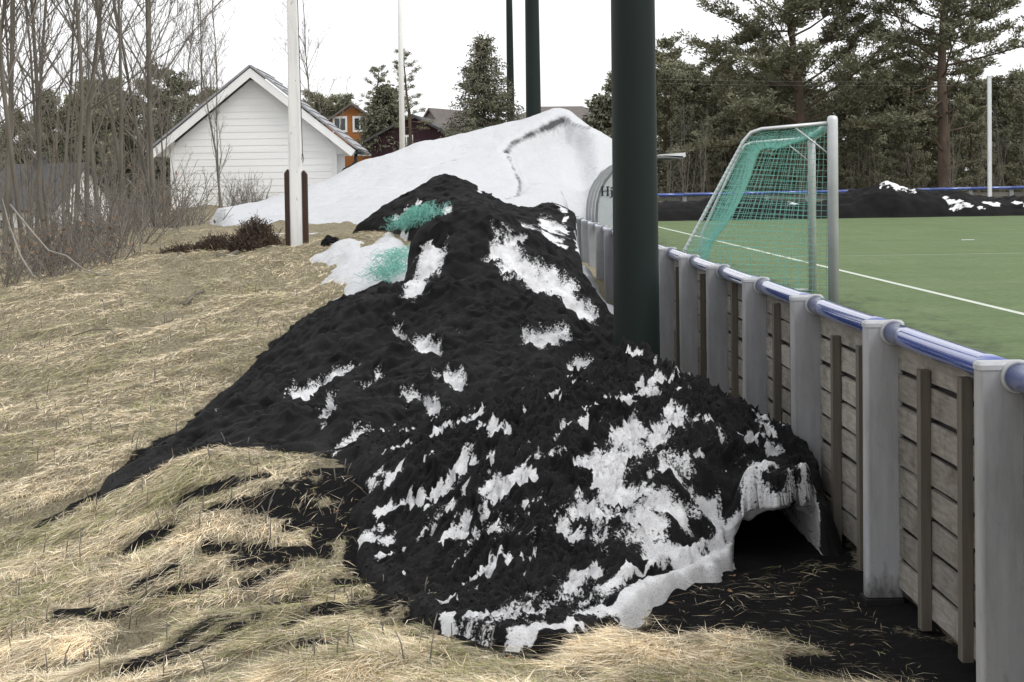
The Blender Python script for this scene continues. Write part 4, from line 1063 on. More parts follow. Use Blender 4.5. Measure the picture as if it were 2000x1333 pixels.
def half(z): return (gx1 - gx0) / 2 - .11 if z < ze - .22 else max(.02, (zin - z) / slope)
for k in range(nb):
    za = z0 + k * hb; zb = za + hb + .012
    if za > zin - .12: break
    wa, wb = half(za), half(min(zb, zin - .05)); zb = min(zb, zin - .04); wa = min(wa, (gx1 - gx0) / 2 - .11)
    mb = MB(); y0_, y1_ = GY - .016, GY - .004
    mb.prism([(xr - wa, y0_, za), (xr + wa, y0_, za), (xr + wb, y1_, zb), (xr - wb, y1_, zb)], (0, .015, 0))
    gar_part(mb, 'weatherboard', MAT['clad'])
for x0_, x1_ in ((gx0 - .02, gx0 + .11), (gx1 - .11, gx1 + .02)):
    mb = MB(); mb.box(x0_, x1_, GY - .035, GY + .02, z0 - .05, ze - .12); gar_part(mb, 'corner_board', MAT['white_paint'])
roof = None
for sx, e in ((-1, eL), (1, eR)):
    ex = xr + sx * (xr - eL[0]); ez = zr - slope * (xr - eL[0])
    d = np.array([ex - xr, 0, ez - zr]); nn = np.array([-d[2] * sx, 0, d[0] * sx]); nn /= np.linalg.norm(nn)
    A = np.array([xr, GY - .38, zr]); B = np.array([ex, GY - .38, ez])
    mb = MB(); mb.prism([A - nn * .0 - np.array([0, 0, .0]), B, B - nn * .20, A - np.array([0, 0, .26])], (0, .035, 0)); gar_part(mb, 'bargeboard', MAT['white_paint'])
    mb = MB(); A2 = A + nn * .03 + np.array([0, -.03, 0]); B2 = B + nn * .03 + np.array([sx * .03, -.03, 0])
    mb.prism([A2, B2, B2 + nn * .05, A2 + np.array([0, 0, .065])], (0, GLEN + .8, 0)); o = gar_part(mb, 'roof_sheet', MAT['sheet_roof'])
    mb = MB()
    for k in range(12):
        f_ = (k + .5) / 12; c_ = A2 + (B2 - A2) * f_ + nn * .055
        mb.add([c_ + np.array([0, .0, 0]), c_ + nn * .02, c_ + nn * .02 + np.array([0, GLEN + .8, 0]), c_ + np.array([0, GLEN + .8, 0])], [(0, 1, 2, 3)])
    gar_part(mb, 'roof_rib', MAT['dark_roof'], parent=o)
    # boxed eave
    mb = MB(); xa, xb = (ex + sx * -.05, (gx0 if sx < 0 else gx1)); zb_ = ez - .02
    mb.prism([(xb, GY - .02, zb_ - .06), (xb, GY - .02, zr - slope * abs(xb - xr) - .12), (xa, GY - .02, zb_ - .0), (xa, GY - .02, zb_ - .06)], (0, GLEN, 0)); gar_part(mb, 'eave_box', MAT['white_paint'])
    mb = MB(); gxx = ex + sx * .07
    mb.tube([(gxx, GY - .35, ez - .04), (gxx, GY + GLEN + .3, ez - .02)], .06, 8); gar_part(mb, 'gutter', MAT['black_metal'], True)
ex = xr + (xr - eL[0]); ez = zr - slope * (xr - eL[0])
mb = MB(); mb.tube([(ex - .02, GY + .05, ez - .08), (ex - .03, GY + .05, ez - .30), (ex - .12, GY + .05, ez - .42), (gx1 + .22, GY + .05, ez - .52), (gx1 + .12, GY + .05, ez - .66), (gx1 + .10, GY + .05, z0)], .05, 10)
gar_part(mb, 'downpipe', MAT['black_metal'], True)

# ------------------------------------------------------------------ far houses
def house(name, label, c, rz, wx, wy, h, rh, wall, roofm, z, over=.35, wins=(), hip=0.0, gable='x', chimney=None, extra=None):
    root = tag(empty(name, (c[0], c[1], z), rz), label, 'house')
    mb = MB()
    if gable == 'y':    # ridge along local y, gable faces -y
        mb.prism([(-wx / 2, -wy / 2, 0), (wx / 2, -wy / 2, 0), (wx / 2, -wy / 2, h), (0, -wy / 2, h + rh - .02), (-wx / 2, -wy / 2, h)], (0, wy, 0))
    elif hip: mb.box(-wx / 2, wx / 2, -wy / 2, wy / 2, 0, h)
    else: mb.prism([(-wx / 2, -wy / 2, 0), (-wx / 2, wy / 2, 0), (-wx / 2, wy / 2, h), (-wx / 2, 0, h + rh - .02), (-wx / 2, -wy / 2, h)], (wx, 0, 0))
    wl = mb.build('wall', wall, root)
    mb = MB(); t_ = .16
    if gable == 'y':
        s_ = rh / (wx / 2); hw = wx / 2 + over
        for sx in (-1, 1):
            mb.prism([(0, -wy / 2 - over, h + rh), (sx * hw, -wy / 2 - over, h + rh - s_ * hw), (sx * hw, -wy / 2 - over, h + rh - s_ * hw + t_), (0, -wy / 2 - over, h + rh + t_)], (0, wy + 2 * over, 0))
    elif hip:
        a, b_ = wx / 2 + over, wy / 2 + over
        mb.add([(-a, -b_, h - .05), (a, -b_, h - .05), (a, b_, h - .05), (-a, b_, h - .05), (-a + hip, 0, h + rh), (a - hip, 0, h + rh)], [(0, 1, 5, 4), (1, 2, 5), (2, 3, 4, 5), (3, 0, 4), (3, 2, 1, 0)])
    else:
        s_ = rh / (wy / 2); hw = wy / 2 + over
        for sy in (-1, 1):
            mb.prism([(-wx / 2 - over, 0, h + rh), (-wx / 2 - over, sy * hw, h + rh - s_ * hw), (-wx / 2 - over, sy * hw, h + rh - s_ * hw + t_), (-wx / 2 - over, 0, h + rh + t_)], (wx + 2 * over, 0, 0))
    rf = mb.build('roof', roofm, root)
    for (side, u, zc, ww, wh) in wins:
        mb = MB(); d = .05
        def rect(m2, u, zc, ww, wh, out, dd):
            if side == 'f': m2.box(u - ww / 2, u + ww / 2, -wy / 2 - out, -wy / 2 - out + dd, zc - wh / 2, zc + wh / 2)
            else: m2.box(wx / 2 + out - dd, wx / 2 + out, u - ww / 2, u + ww / 2, zc - wh / 2, zc + wh / 2)
        rect(mb, u, zc, ww, wh, .06, .07); f_ = mb.build('window', MAT['white_paint'], root)
        mb = MB(); rect(mb, u, zc, ww * .72, wh * .72, .07, .03); mb.build('pane', MAT['glass'], f_)
        mb = MB(); rect(mb, u, zc, .07, wh * .75, .085, .03); mb.build('glazing_bar', MAT['white_paint'], f_)
    if chimney:
        mb = MB(); mb.box(chimney[0] - .3, chimney[0] + .3, chimney[1] - .3, chimney[1] + .3, h + rh * .5, h + rh + chimney[2]); mb.box(chimney[0] - .36, chimney[0] + .36, chimney[1] - .36, chimney[1] + .36, h + rh + chimney[2], h + rh + chimney[2] + .12)
        mb.build('chimney', MAT['dark_roof'], rf)
    return root
MAT['glass'] = simple('glass', (.05, .06, .065), (.03, .035, .04), 2, .1, 0, spec=.6)
MAT['ochre'] = simple('ochre', (.36, .155, .055), (.30, .125, .045), 2, .8, .2, .005, .1, (.3, .3, 6))
MAT['ochre_light'] = simple('ochre_light', (.40, .23, .085), (.33, .18, .065), 2, .8, .2, .005, .1, (6, 6, .4))
MAT['plum'] = simple('plum', (.050, .028, .036), (.036, .020, .026), 2, .8, .2, .005, .1, (6, 6, .4))
MAT['lilac'] = simple('lilac', (.36, .32, .35), (.30, .27, .30), 2, .8, .1)
MAT['brown_roof'] = simple('brown_roof', (.16, .14, .13), (.11, .098, .092), 3, .85, .3, .02)
MAT['white_wall'] = simple('white_wall', (.72, .72, .71), (.64, .64, .63), 2, .7, .1)
def hz_z(px, py, Y): return P(px, py, Y)[2]
Yo = 112; c0 = P(672, 250, Yo)
oh = house('orange_house', 'orange brown wooden house with white windows above the garage roof', (c0[0], Yo + 3), R(8), 4.4, 8, 4.2, 1.5, MAT['ochre'], MAT['brown_roof'], hz_z(672, 222, Yo) - 5.2, gable='y', wins=(('f', -.75, 4.45, .95, 1.05), ('f', .55, 4.45, .95, 1.05), ('f', 1.35, 2.9, 1.3, 1.1)))
mb = MB(); mb.box(2.2, 5.6, -3.4, 2, 0, 2.6); mb.box(2.2, 3.9, -3.6, -3.4, 2.6, 3.4); mb.box(3.6, 5.2, -3.9, -3.4, 1.9, 2.9); mb.build('balcony', MAT['ochre_light'], oh)
mb = MB(); mb.box(2.3, 5.5, -3.42, -3.38, 1.0, 1.9); mb.build('carport_shade', MAT['black_metal'], oh)  # flat black sheet painted in for the shade inside the carport
Yp = 104; c0 = P(806, 250, Yp)
house('plum_house', 'dark plum wooden house with a low grey roof behind the white flagpole', (c0[0] + .4, Yp + 3), R(-6), 5.2, 7, 2.6, 1.35, MAT['plum'], MAT['dark_roof'], hz_z(800, 250, Yp) - 3.3, gable='y', wins=(('f', -.4, 2.4, .8, .9), ('f', 1.8, 1.8, .7, .5)))
house('plum_annex', 'long plum wooden annex with a grey roof beside the spruce', (P(852, 260, Yp + 1)[0] + .3, Yp + 6), R(2), 7.0, 6, 2.2, 1.1, MAT['plum'], MAT['brown_roof'], hz_z(850, 263, Yp) - 2.3)
house('lilac_house', 'pale lilac steep gabled house with a tall white window behind the plum roof', (P(868, 230, 124)[0] + .6, 128), R(-24), 4.0, 8, 2.6, 2.9, MAT['lilac'], MAT['brown_roof'], hz_z(868, 212, 124) - 5.6, gable='y', wins=(('f', -.1, 2.9, 1.3, 1.5),))
house('hip_roofed_house', 'white house with a broad grey hipped roof behind the snow mound', (P(1098, 230, 118)[0], 122), R(4), 11, 9, 2.6, 1.9, MAT['white_wall'], MAT['brown_roof'], hz_z(1100, 203, 118) - 4.5, hip=4.2)
house('white_gabled_house', 'white gabled house with a dark roof beyond the hipped house', (P(1178, 230, 138)[0] + 1.0, 142), R(70), 6.5, 9, 2.6, 1.6, MAT['white_wall'], MAT['dark_roof'], hz_z(1170, 208, 138) - 4.3, gable='y')
house('cottage', 'white cottage with a dark tiled roof glimpsed between the bare trunks', (P(85, 420, 100)[0], 101), R(-32), 6.0, 4.6, 2.3, 2.35, MAT['white_wall'], MAT['dark_roof'], -.95, wins=(('s', -.5, 2.6, .5, .9), ('f', -1.2, 1.2, .7, .8), ('f', 1.0, 1.2, .7, .8)), chimney=(-.6, 0, .5))

# ------------------------------------------------------------------ far fence, far pole, wires
ff = tag(empty('far_fence', (20, 82, PITCH_Z)), 'low far fence with a blue rail behind the black bank under the pines', 'fence')
def FP_(mb, n_, m_, s_=False): o = mb.build(n_, m_, ff, s_); o.matrix_parent_inverse = Matrix.Translation((-20, -82, -PITCH_Z))
for k in range(24):
    x = 8 + k * 2.0; zt = 1.60 + .006 * (x - 8)
    mb = MB(); mb.box(x - .1, x + .1, 82, 82.1, .2, zt + .02); FP_(mb, 'post', MAT['grey_post'])
    mb = MB(); mb.tube([(x, 81.95, zt - .02), (x + 1.99, 81.95, zt - .01)], .075, 10); FP_(mb, 'rail', MAT['blue_rail'], True)
    for j in range(4):
        mb = MB(); mb.box(x + .1, x + 1.9, 82.11, 82.14, .55 + j * .24, .76 + j * .24); FP_(mb, 'plank', MAT['plank'])
q = P(1933, 376, 81.5)
wp = tag(empty('white_post', (q[0], 81.5, .5)), 'thin plain white post standing by the far fence before the pine trunk', 'post')
zt = P(1930, 150, 81.5)[2]
mb = MB(); mb.box(-.085, .085, -.085, .085, 0, zt - .5); mb.build('shaft', MAT['white_metal'], wp)
mb = MB(); mb.box(-.10, .10, -.10, .10, zt - .52, zt - .46); mb.build('cap', MAT['white_metal'], wp)
wl = tag(empty('power_line', (20, 86, 6)), 'pair of thin overhead wires strung in front of the far pines', 'wire')
for py1, py2 in ((163, 165), (155, 158)):
    a, b_ = P(1285, py1, 86), P(2010, py2, 86); mb = MB()
    mb.tube([a + (b_ - a) * k / 10 - np.array([0, 0, .10]) * math.sin(math.pi * k / 10) for k in range(11)], .0028, 4)
    o = mb.build('wire', MAT['grey_cap'], wl, True); o.matrix_parent_inverse = Matrix.Translation((-20, -86, -6))
# ------------------------------------------------------------------ vegetation
def rvec(r_, s=1.0): return np.array([r_.gauss(0, s), r_.gauss(0, s), r_.gauss(0, s)])
def unit(v): return v / (np.linalg.norm(v) + 1e-9)
def bare_tree_mesh(seed, h, r0, forks=1, lean=(0, 0), dens=1.0, first=.22, spread=.55):
    r_ = random.Random(seed); T = MB(); C = MB()
    def limb(p, d, L, r, lvl, n):
        pts = [p]; rad = [r]; dd = unit(d)
        for i in range(n):
            dd = unit(dd + rvec(r_, .04 if lvl == 0 else .12) + np.array([0, 0, .05 if lvl else .03]))
            pts.append(pts[-1] + dd * L / n); rad.append(max(.0035, r * (1 - .88 * (i + 1) / n)))
        (T if lvl == 0 else C).tube(pts, rad, 7 if lvl == 0 else (4 if lvl == 1 else 3), False)
        return pts, rad
    def grow(p, d, L, r, lvl):
        n = 9 if lvl == 0 else (5 if lvl == 1 else 3)
        pts, rad = limb(p, d, L, r, lvl, n)
        if lvl >= 3: return
        cnt = {0: int(15 * dens), 1: int(6 * dens), 2: 3}[lvl]
        for k in range(cnt):
            f_ = (first if lvl == 0 else .2) + r_.random() * (.97 - (first if lvl == 0 else .2)); x = f_ * n; i = min(int(x), n - 1); q_ = pts[i] + (pts[i + 1] - pts[i]) * (x - i)
            ax = unit(pts[i + 1] - pts[i]); an = r_.uniform(0, 6.283); side = unit(np.cross(ax, rvec(r_)))
            d2 = unit(ax * (1 - spread * .4) + side * spread * r_.uniform(.6, 1.25) + np.array([0, 0, .15]))
            l2 = L * (1 - f_ * .75) * {0: .36, 1: .5, 2: .5}[lvl] * r_.uniform(.55, 1.15)
            grow(q_, d2, l2, max(.004, rad[i] * (.5 if lvl == 0 else .6)), lvl + 1)
    base = np.zeros(3)
    for k in range(forks):
        d = unit(np.array([lean[0], lean[1], 1.0]) + (np.array([r_.uniform(-.13, .13), r_.uniform(-.13, .13), 0]) if forks > 1 else 0))
        grow(base + np.array([r_.uniform(-.15, .15), r_.uniform(-.15, .15), -.1]) * (k > 0) + np.array([0, 0, -.15]), d, h * (1 if k == 0 else r_.uniform(.75, .95)), r0 * (1 if k == 0 else .75), 0)
    return T.mesh('trunk', True), C.mesh('crown', True)
bare_p = [bare_tree_mesh(100 + k, 10 + (k % 3), .033 + .006 * (k % 4), 1 + (k % 3 == 1), (.01 * (k % 3 - 1), 0), 1.5, .20) for k in range(8)]
thin_p = [bare_tree_mesh(200 + k, 8.0, .05, 2, (0, 0), .75, .12, .6) for k in range(4)]
def put_tree(name, pair, loc, rz, s, label, group, cat='tree', mats=('bark', 'twig'), tilt=(0, 0)):
    root = tag(empty(name, loc, rz), label, cat, group); root.scale = (s, s, s); root.rotation_euler = (R(tilt[0]), R(tilt[1]), rz)
    link('trunk', pair[0], MAT[mats[0]], root); link('crown', pair[1], MAT[mats[1]], root)
    return root
def gzf(x, y): return float(gz(np.array([float(x)]), np.array([float(y)]))[0])
r_ = random.Random(42)
ORD = ['first', 'second', 'third', 'fourth', 'fifth', 'sixth', 'seventh', 'eighth', 'ninth', 'tenth', 'eleventh', 'twelfth', 'thirteenth', 'fourteenth', 'fifteenth', 'sixteenth', 'seventeenth', 'eighteenth', 'nineteenth', 'twentieth', 'twenty-first', 'twenty-second']
# alders on the left, one by one
ald = [(4, 30, 1.1, 0), (22, 33, .95, 1), (48, 29, 1.15, -1), (66, 36, 1.0, 2), (90, 31, 1.0, 0), (112, 38, 1.0, 3), (140, 30, 1.2, -2), (168, 33, 1.15, 0), (196, 39, .9, -3), (232, 32, 1.15, -2), (252, 34, 1.25, 1),
                                      (285, 40, .95, 0), (305, 34, 1.05, 0), (335, 56, 1.0, 2), (362, 60, 1.0, 4), (392, 58, .95, 6), (420, 60, .95, 8), (440, 62, .8, 10), (-30, 31, 1.1, 0), (-60, 34, 1.1, 2)]
ald.sort(key=lambda a: -a[0])
for i, (px, Y, s, tilt) in enumerate(ald):
    x = P(px, 400, Y)[0]
    put_tree('bare_alder', bare_p[(i * 3) % 8], (x, Y, gzf(x, Y) - .05), r_.uniform(0, 6.28), s * r_.uniform(.95, 1.1), 'tall leafless grey alder in the thicket, %s trunk counted from the garage ridge' % ORD[i], 'bare alders left of the garage', tilt=(0, tilt * .7))
for i in range(34):
    Y = r_.uniform(42, 75); px = r_.uniform(-60, 470); x = P(px, 400, Y)[0]
    if Y > 45.5 and -9.6 < x < -3: continue
    put_tree('young_birch', thin_p[i % 4], (x, Y, gzf(x, Y) - .1), r_.uniform(0, 6.28), r_.uniform(.6, .95) * (Y / 60) ** .5, 'slender leafless young tree deep in the thicket behind the alders', 'slender young trees in the thicket')
q = P(606, 190, 60); put_tree('bare_birch', bare_p[2], (q[0], 60, 1.4), 1.0, .86, 'leafless tree with spreading top rising behind the garage roof', None)
q = P(655, 190, 58); put_tree('bare_sapling', thin_p[1], (q[0] - .3, 58, 1.4), 2.0, .62, 'low leafless sapling between the garage and the orange house', None, tilt=(0, 12))
q = Gd(350, 408); put_tree('wall_sapling', thin_p[3], (P(352, 405, 45.5)[0], 45.5, 1.6), .4, .28, 'spindly sapling in front of the white garage wall', None)

def clump_mesh(centres, axes, rng_, n, size, wid, flat=.5, name='crown'):
    """many small pointed needle sprays about each centre"""
    C_ = np.repeat(np.array(centres), n, 0); A_ = np.repeat(np.array(axes), n, 0); k = len(C_)
    d = rng_.normal(0, 1, (k, 3)); d[:, 2] *= flat; d += A_ * 1.1; d /= np.linalg.norm(d, axis=1)[:, None] + 1e-9
    off = rng_.normal(0, 1, (k, 3)) * size * .55; off[:, 2] *= flat
    s_ = size * rng_.uniform(.5, 1.2, (k, 1)); w_ = np.cross(d, rng_.normal(0, 1, (k, 3))); w_ /= np.linalg.norm(w_, axis=1)[:, None] + 1e-9
    b0 = C_ + off; V = np.stack([b0 - w_ * wid, b0 + d * s_ * .5 + w_ * wid * 1.3, b0 + d * s_, b0 + d * s_ * .45 - w_ * wid * 1.6], 1).reshape(-1, 3)
    F = np.arange(k * 4).reshape(-1, 4)
    return np_mesh(name, V, F, False)
def pine_mesh(seed, H, r0, bare, nb, reach, lean=(0, 0), n=16, size=.30, wid=.035, top=1.0, up=.25, dens=1.0, low_dead=6):
    r_ = random.Random(seed); g_ = np.random.default_rng(seed); T = MB(); cs = []; ax = []
    pts = [np.array([0, 0, -.3])]; d = unit(np.array([lean[0], lean[1], 1]))
    for i in range(12): d = unit(d + rvec(r_, .035) + np.array([0, 0, .03])); pts.append(pts[-1] + d * (H + .3) / 12)
    T.tube(pts, [r0 * (1 - .85 * (i / 12) ** 1.2) for i in range(13)], 9, False)
    for k in range(nb + low_dead):
        dead = k >= nb
        f_ = bare + (1 - bare) * (k + r_.random()) / nb if not dead else bare * r_.uniform(.35, 1.0)
        f_ = min(f_, .985); i = min(int(f_ * 12), 11); q_ = pts[i] + (pts[i + 1] - pts[i]) * (f_ * 12 - i)
        az = k * 2.4 + r_.uniform(-.5, .5); rel = (f_ - bare) / (1 - bare)
        L = reach * (max(.16, (1 - rel * top)) ** .7) * r_.uniform(.65, 1.15) if not dead else reach * r_.uniform(.25, .6)
        dd = unit(np.array([math.cos(az), math.sin(az), up * r_.uniform(-.3, 1.4) + .5 * rel])); bp = [q_]; br = r0 * .30 * (1 - .6 * f_)
        for j in range(5): dd = unit(dd + rvec(r_, .14) + np.array([0, 0, .05])); bp.append(bp[-1] + dd * L / 5)
        T.tube(bp, [max(.012, br * (1 - .17 * j)) for j in range(6)], 5, False)
        if dead: continue
        for s_ in range(int(11 * dens)):
            ff_ = r_.uniform(.28, 1.0); j = min(int(ff_ * 5), 4); o_ = bp[j] + (bp[j + 1] - bp[j]) * (ff_ * 5 - j)
            sd_ = unit(np.cross(dd, np.array([0, 0, 1])) * r_.choice((-1, 1)) + dd * .7 + rvec(r_, .25)); sl = L * .30 * r_.uniform(.4, 1.1) * (1.15 - .5 * ff_)
            e_ = o_ + sd_ * sl + np.array([0, 0, sl * .25]); T.tube([o_, (o_ + e_) / 2 - np.array([0, 0, .03]), e_], [.016, .012, .006], 3, False)
            for u_ in (.45, .75, 1.0):
                cs.append(o_ + (e_ - o_) * u_ + rvec(r_, .05)); ax.append(unit(sd_ + np.array([0, 0, .5])))
    return T.mesh('trunk', True), clump_mesh(cs, ax, g_, n, size, wid)
def spruce_mesh(seed, H, rad, r0=.14, nwh=22, n=9, size=.34, wid=.04, per=7, droop=.35, open_=0.0):
    r_ = random.Random(seed); g_ = np.random.default_rng(seed); T = MB(); cs = []; ax = []
    T.tube([(0, 0, -.3), (0, 0, H * .5), (0, 0, H)], [r0, r0 * .6, .015], 7, False)
    for w_ in range(nwh):
        f_ = .06 + .93 * (w_ + r_.uniform(-.3, .3)) / nwh; z = f_ * H
        for k in range(per):
            if r_.random() < open_: continue
            az = r_.uniform(0, 6.283); L = rad * (1 - f_) ** .8 * r_.uniform(.65, 1.15) + .12; d = np.array([math.cos(az), math.sin(az), 0])
            tip = np.array([0, 0, z]) + d * L + np.array([0, 0, -droop * L + .1]); mid = np.array([0, 0, z]) + d * L * .5 + np.array([0, 0, -droop * L * .65])
            T.tube([(0, 0, z), mid, tip], [.03, .02, .008], 3, False)
            m_ = max(2, int(L / .26))
            for j in range(m_ + 1):
                u_ = .2 + .8 * j / m_; p_ = (np.array([0, 0, z]) * (1 - u_) + mid * u_ * 2 * (1 - u_) * .0 + tip * u_) + np.array([0, 0, -.08 * math.sin(u_ * 3)])
                cs.append(p_ + rvec(r_, .06)); ax.append(unit(d + np.array([0, 0, -.5])))
    cs.append(np.array([0, 0, H - .1])); ax.append(np.array([0, 0, 1.0]))
    return T.mesh('trunk', True), clump_mesh(cs, ax, g_, n, size, wid, .8)
PM = ('pine_bark', 'needles'); SM = ('pine_bark', 'spruce')
# the two big pines beyond the far fence
Y = 90; x = P(1570, 350, Y)[0]
put_tree('scots_pine', pine_mesh(11, 15.5, .34, .24, 56, 6.3, (.015, 0), 18, .28, .030, .5, .20, 2.0), (x, Y, .7), .6, 1.0, 'big spreading pine with a dark reddish trunk behind the goal', None, mats=PM)
Y = 87; x = P(1846, 350, Y)[0]
put_tree('scots_pine', pine_mesh(23, 16.5, .34, .40, 48, 6.0, (.02, 0), 18, .28, .030, .45, .25, 1.9, 14), (x, Y, .7), 2.1, 1.0, 'tall pine with bare crooked lower boughs beside the thin white post', None, mats=PM)
# pines and spruce over the snow mound
Yp = 112; x = P(733, 250, Yp)[0]; put_tree('garden_pine', pine_mesh(31, 7.2, .17, .25, 26, 2.0, (0, 0), 14, .17, .016, .8, .2, .62, 3), (x, 108, hz_z(733, 290, 108)), 0, (P(0, 132, 108)[2] - P(0, 290, 108)[2]) / 7.2, 'loose crowned pine beside the orange house', None, mats=PM)
x = P(802, 250, 100)[0]; put_tree('garden_pine', pine_mesh(37, 7.4, .16, .22, 26, 1.9, (-.01, 0), 14, .17, .016, .75, .2, .62, 3), (x, 100, hz_z(802, 290, 100)), 1.0, (P(0, 106, 100)[2] - P(0, 292, 100)[2]) / 7.4, 'slim pine with layered tufts just right of the clean white flagpole', None, mats=PM)
x = P(946, 250, 86)[0]; put_tree('norway_spruce', spruce_mesh(41, 6.6, 2.5, .13, 24, 16, .24, .028, 9, .05, .15), (x, 86, hz_z(946, 290, 86)), 0, (P(0, 66, 86)[2] - P(0, 288, 86)[2]) / 6.6, 'broad dark spruce with upturned boughs behind the snow mound', None, mats=SM)
x = P(740, 280, 100)[0]; put_tree('dense_evergreen', spruce_mesh(43, 4.2, 2.0, .12, 16, 12, .30, .045, 9, .2), (x + .2, 105, hz_z(740, 290, 105)), 0, .95, 'low dense round evergreen under the pine beside the orange house', None, mats=SM)
for px, py, Y, s_ in ((1206, 150, 125, 1.0), (1300, 98, 130, 1.15)):
    x = P(px, 250, Y)[0]; put_tree('scots_pine', pine_mesh(51 + px, 9, .18, .3, 24, 2.4, (0, 0), 12, .32, .04, .7, .2, .9, 2), (x, Y, .6), .3, (P(px, py, Y)[2] - .6) / 9, 'distant pine partly hidden by the thick green mast', 'distant pines behind the thick mast', mats=PM)
# forest edge on the right
fp_ = [pine_mesh(300 + k, 8, .16, .12, 30, 2.5, (0, 0), 16, .28, .030, .55, .2, 1.0, 2) for k in range(4)]
fs_ = [spruce_mesh(320 + k, 8, 1.9, .14, 20, 12, .30, .034, 8, .3) for k in range(3)]
i = 0
for (px0, px1, top0, top1, Ya, Yb, n_) in ((1290, 1420, 130, 160, 100, 112, 7), (1400, 1560, 140, 170, 96, 108, 8), (1520, 1760, 120, 190, 100, 118, 11), (1740, 2080, 120, 185, 100, 120, 15), (1280, 2080, 200, 290, 91, 99, 9)):
    for k in range(n_):
        px = px0 + (px1 - px0) * (k + r_.random()) / n_; Y = r_.uniform(Ya, Yb); top = r_.uniform(top0, top1); x = P(px, 300, Y)[0]; i += 1
        h = (P(px, top, Y)[2] - .6)
        if r_.random() < .6: put_tree('forest_pine', fp_[i % 4], (x, Y, .55), r_.uniform(0, 6.28), h / 8, 'dark bushy pine in the forest edge beyond the far fence', 'pines of the forest edge', mats=PM)
        else: put_tree('forest_spruce', fs_[i % 3], (x, Y, .55), r_.uniform(0, 6.28), h / 8, 'dark narrow spruce in the forest edge beyond the far fence', 'spruces of the forest edge', mats=SM)
for k in range(40):
    px = 1285 + 740 * (k + r_.random()) / 40; Y = r_.uniform(86, 94); x = P(px, 300, Y)[0]
    put_tree('undergrowth_tree', thin_p[k % 4], (x, Y, .5), r_.uniform(0, 6.28), r_.uniform(.35, .8), 'leafless brownish sapling under the forest edge beyond the far fence', 'saplings under the forest edge')
# forest behind the alders and the garage
for k in range(26):
    px = -40 + 520 * (k + r_.random()) / 26; Y = r_.uniform(105, 135); top = (240 if px < 140 else 170) + r_.uniform(-10, 45); x = P(px, 300, Y)[0]; h = P(px, top, Y)[2] + .6
    if k % 2: put_tree('forest_pine', fp_[k % 4], (x, Y, -.6), r_.uniform(0, 6.28), h / 8, 'greyish distant pine behind the bare thicket on the left', 'distant pines behind the thicket', mats=PM)
    else: put_tree('forest_spruce', fs_[k % 3], (x, Y, -.6), r_.uniform(0, 6.28), h / 8, 'greyish distant spruce behind the bare thicket on the left', 'distant spruces behind the thicket', mats=SM)
for px, top, Y in ((640, 205, 118), (600, 215, 120), (625, 200, 121)):
    x = P(px, 250, Y)[0]; put_tree('forest_pine', fp_[1], (x, Y, .5), px, (P(px, top, Y)[2] - .5) / 8, 'distant pine top between the garage roof and the orange house', 'distant pines beside the orange house', mats=PM)
q = P(1180, 262, 100)
put_tree('hedge_bush', spruce_mesh(77, 2.2, 1.3, .08, 10, 10, .3, .05, 9, .1), (q[0], 100, q[2] - .6), 0, 1.3, 'dark clipped bush between the white gabled house and the thick mast', None, cat='bush', mats=SM)

# shrubs: many thin stems from one stool
def shrub_mesh(seed, h, w_, stems, tw=5, leaf=0):
    r_ = random.Random(seed); S_ = MB(); Lf = MB()
    for k in range(stems):
        p_ = np.array([r_.gauss(0, w_ * .22), r_.gauss(0, w_ * .22), -.05]); d = unit(np.array([r_.gauss(0, .45), r_.gauss(0, .45), 1])); L = h * r_.uniform(.5, 1.1); pts = [p_]
        for j in range(4): d = unit(d + rvec(r_, .16)); pts.append(pts[-1] + d * L / 4)
        S_.tube(pts, [.011, .009, .007, .005, .003], 4, False)
        for q_ in range(tw):
            j = r_.randint(1, 3); u_ = r_.random(); o_ = pts[j] + (pts[j + 1] - pts[j]) * u_; d2 = unit(d + rvec(r_, .6)); l2 = L * r_.uniform(.12, .32)
            S_.tube([o_, o_ + d2 * l2 * .5, o_ + unit(d2 + rvec(r_, .2)) * l2], [.005, .004, .0025], 3, False)
            if r_.random() < leaf:
                e_ = o_ + d2 * l2; a = rvec(r_, .028); b_ = rvec(r_, .024); Lf.add([e_, e_ + a, e_ + a + b_, e_ + b_], [(0, 1, 2, 3)])
    return S_.mesh('stems', True), (Lf.mesh('leaves') if Lf.v else None)
sh_p = [shrub_mesh(400 + k, 1.1, 1.2, 32, 5, .03) for k in range(3)]
shl_p = [shrub_mesh(420 + k, .9, 1.2, 28, 5, .25) for k in range(2)]
def put_shrub(name, pair, x, y, s, label, group, mat='twig', rz=0, cat='bush', dz=0.0):
    root = tag(empty(name, (x, y, gzf(x, y) + dz), rz), label, cat, group); root.scale = (s, s, s)
    link('stems', pair[0], MAT[mat], root)
    if pair[1]: link('leaves', pair[1], MAT['deadleaf'], root)
    return root
k = 0
shr = sorted(((110, 470, 27, 1.0), (160, 480, 27, 1.1), (200, 470, 27.5, 1.05), (245, 455, 29, 1.1), (285, 445, 31, 1.1), (320, 430, 33, 1.2), (230, 430, 34, 1.2), (170, 440, 33, 1.2), (310, 400, 38, 1.3), (260, 400, 39, 1.3), (345, 420, 36, 1.1), (60, 470, 32, 1.1)), key=lambda a: -a[0])
for px, py, Y, s_ in shr:
    x = P(px, py, Y)[0]; put_shrub('twiggy_shrub', sh_p[k % 3], x, Y, s_, 'grey tangled leafless shrub along the slope edge, %s counted from the garage corner' % ORD[k], 'leafless shrubs at the slope edge', 'twig', k * 1.3); k += 1
brm = sorted(((20, 25, .8), (60, 26, .9), (110, 25, .8), (150, 25.5, .85), (90, 27.5, 1.0), (30, 28, 1.0), (200, 26, .7)), key=lambda a: -a[0])
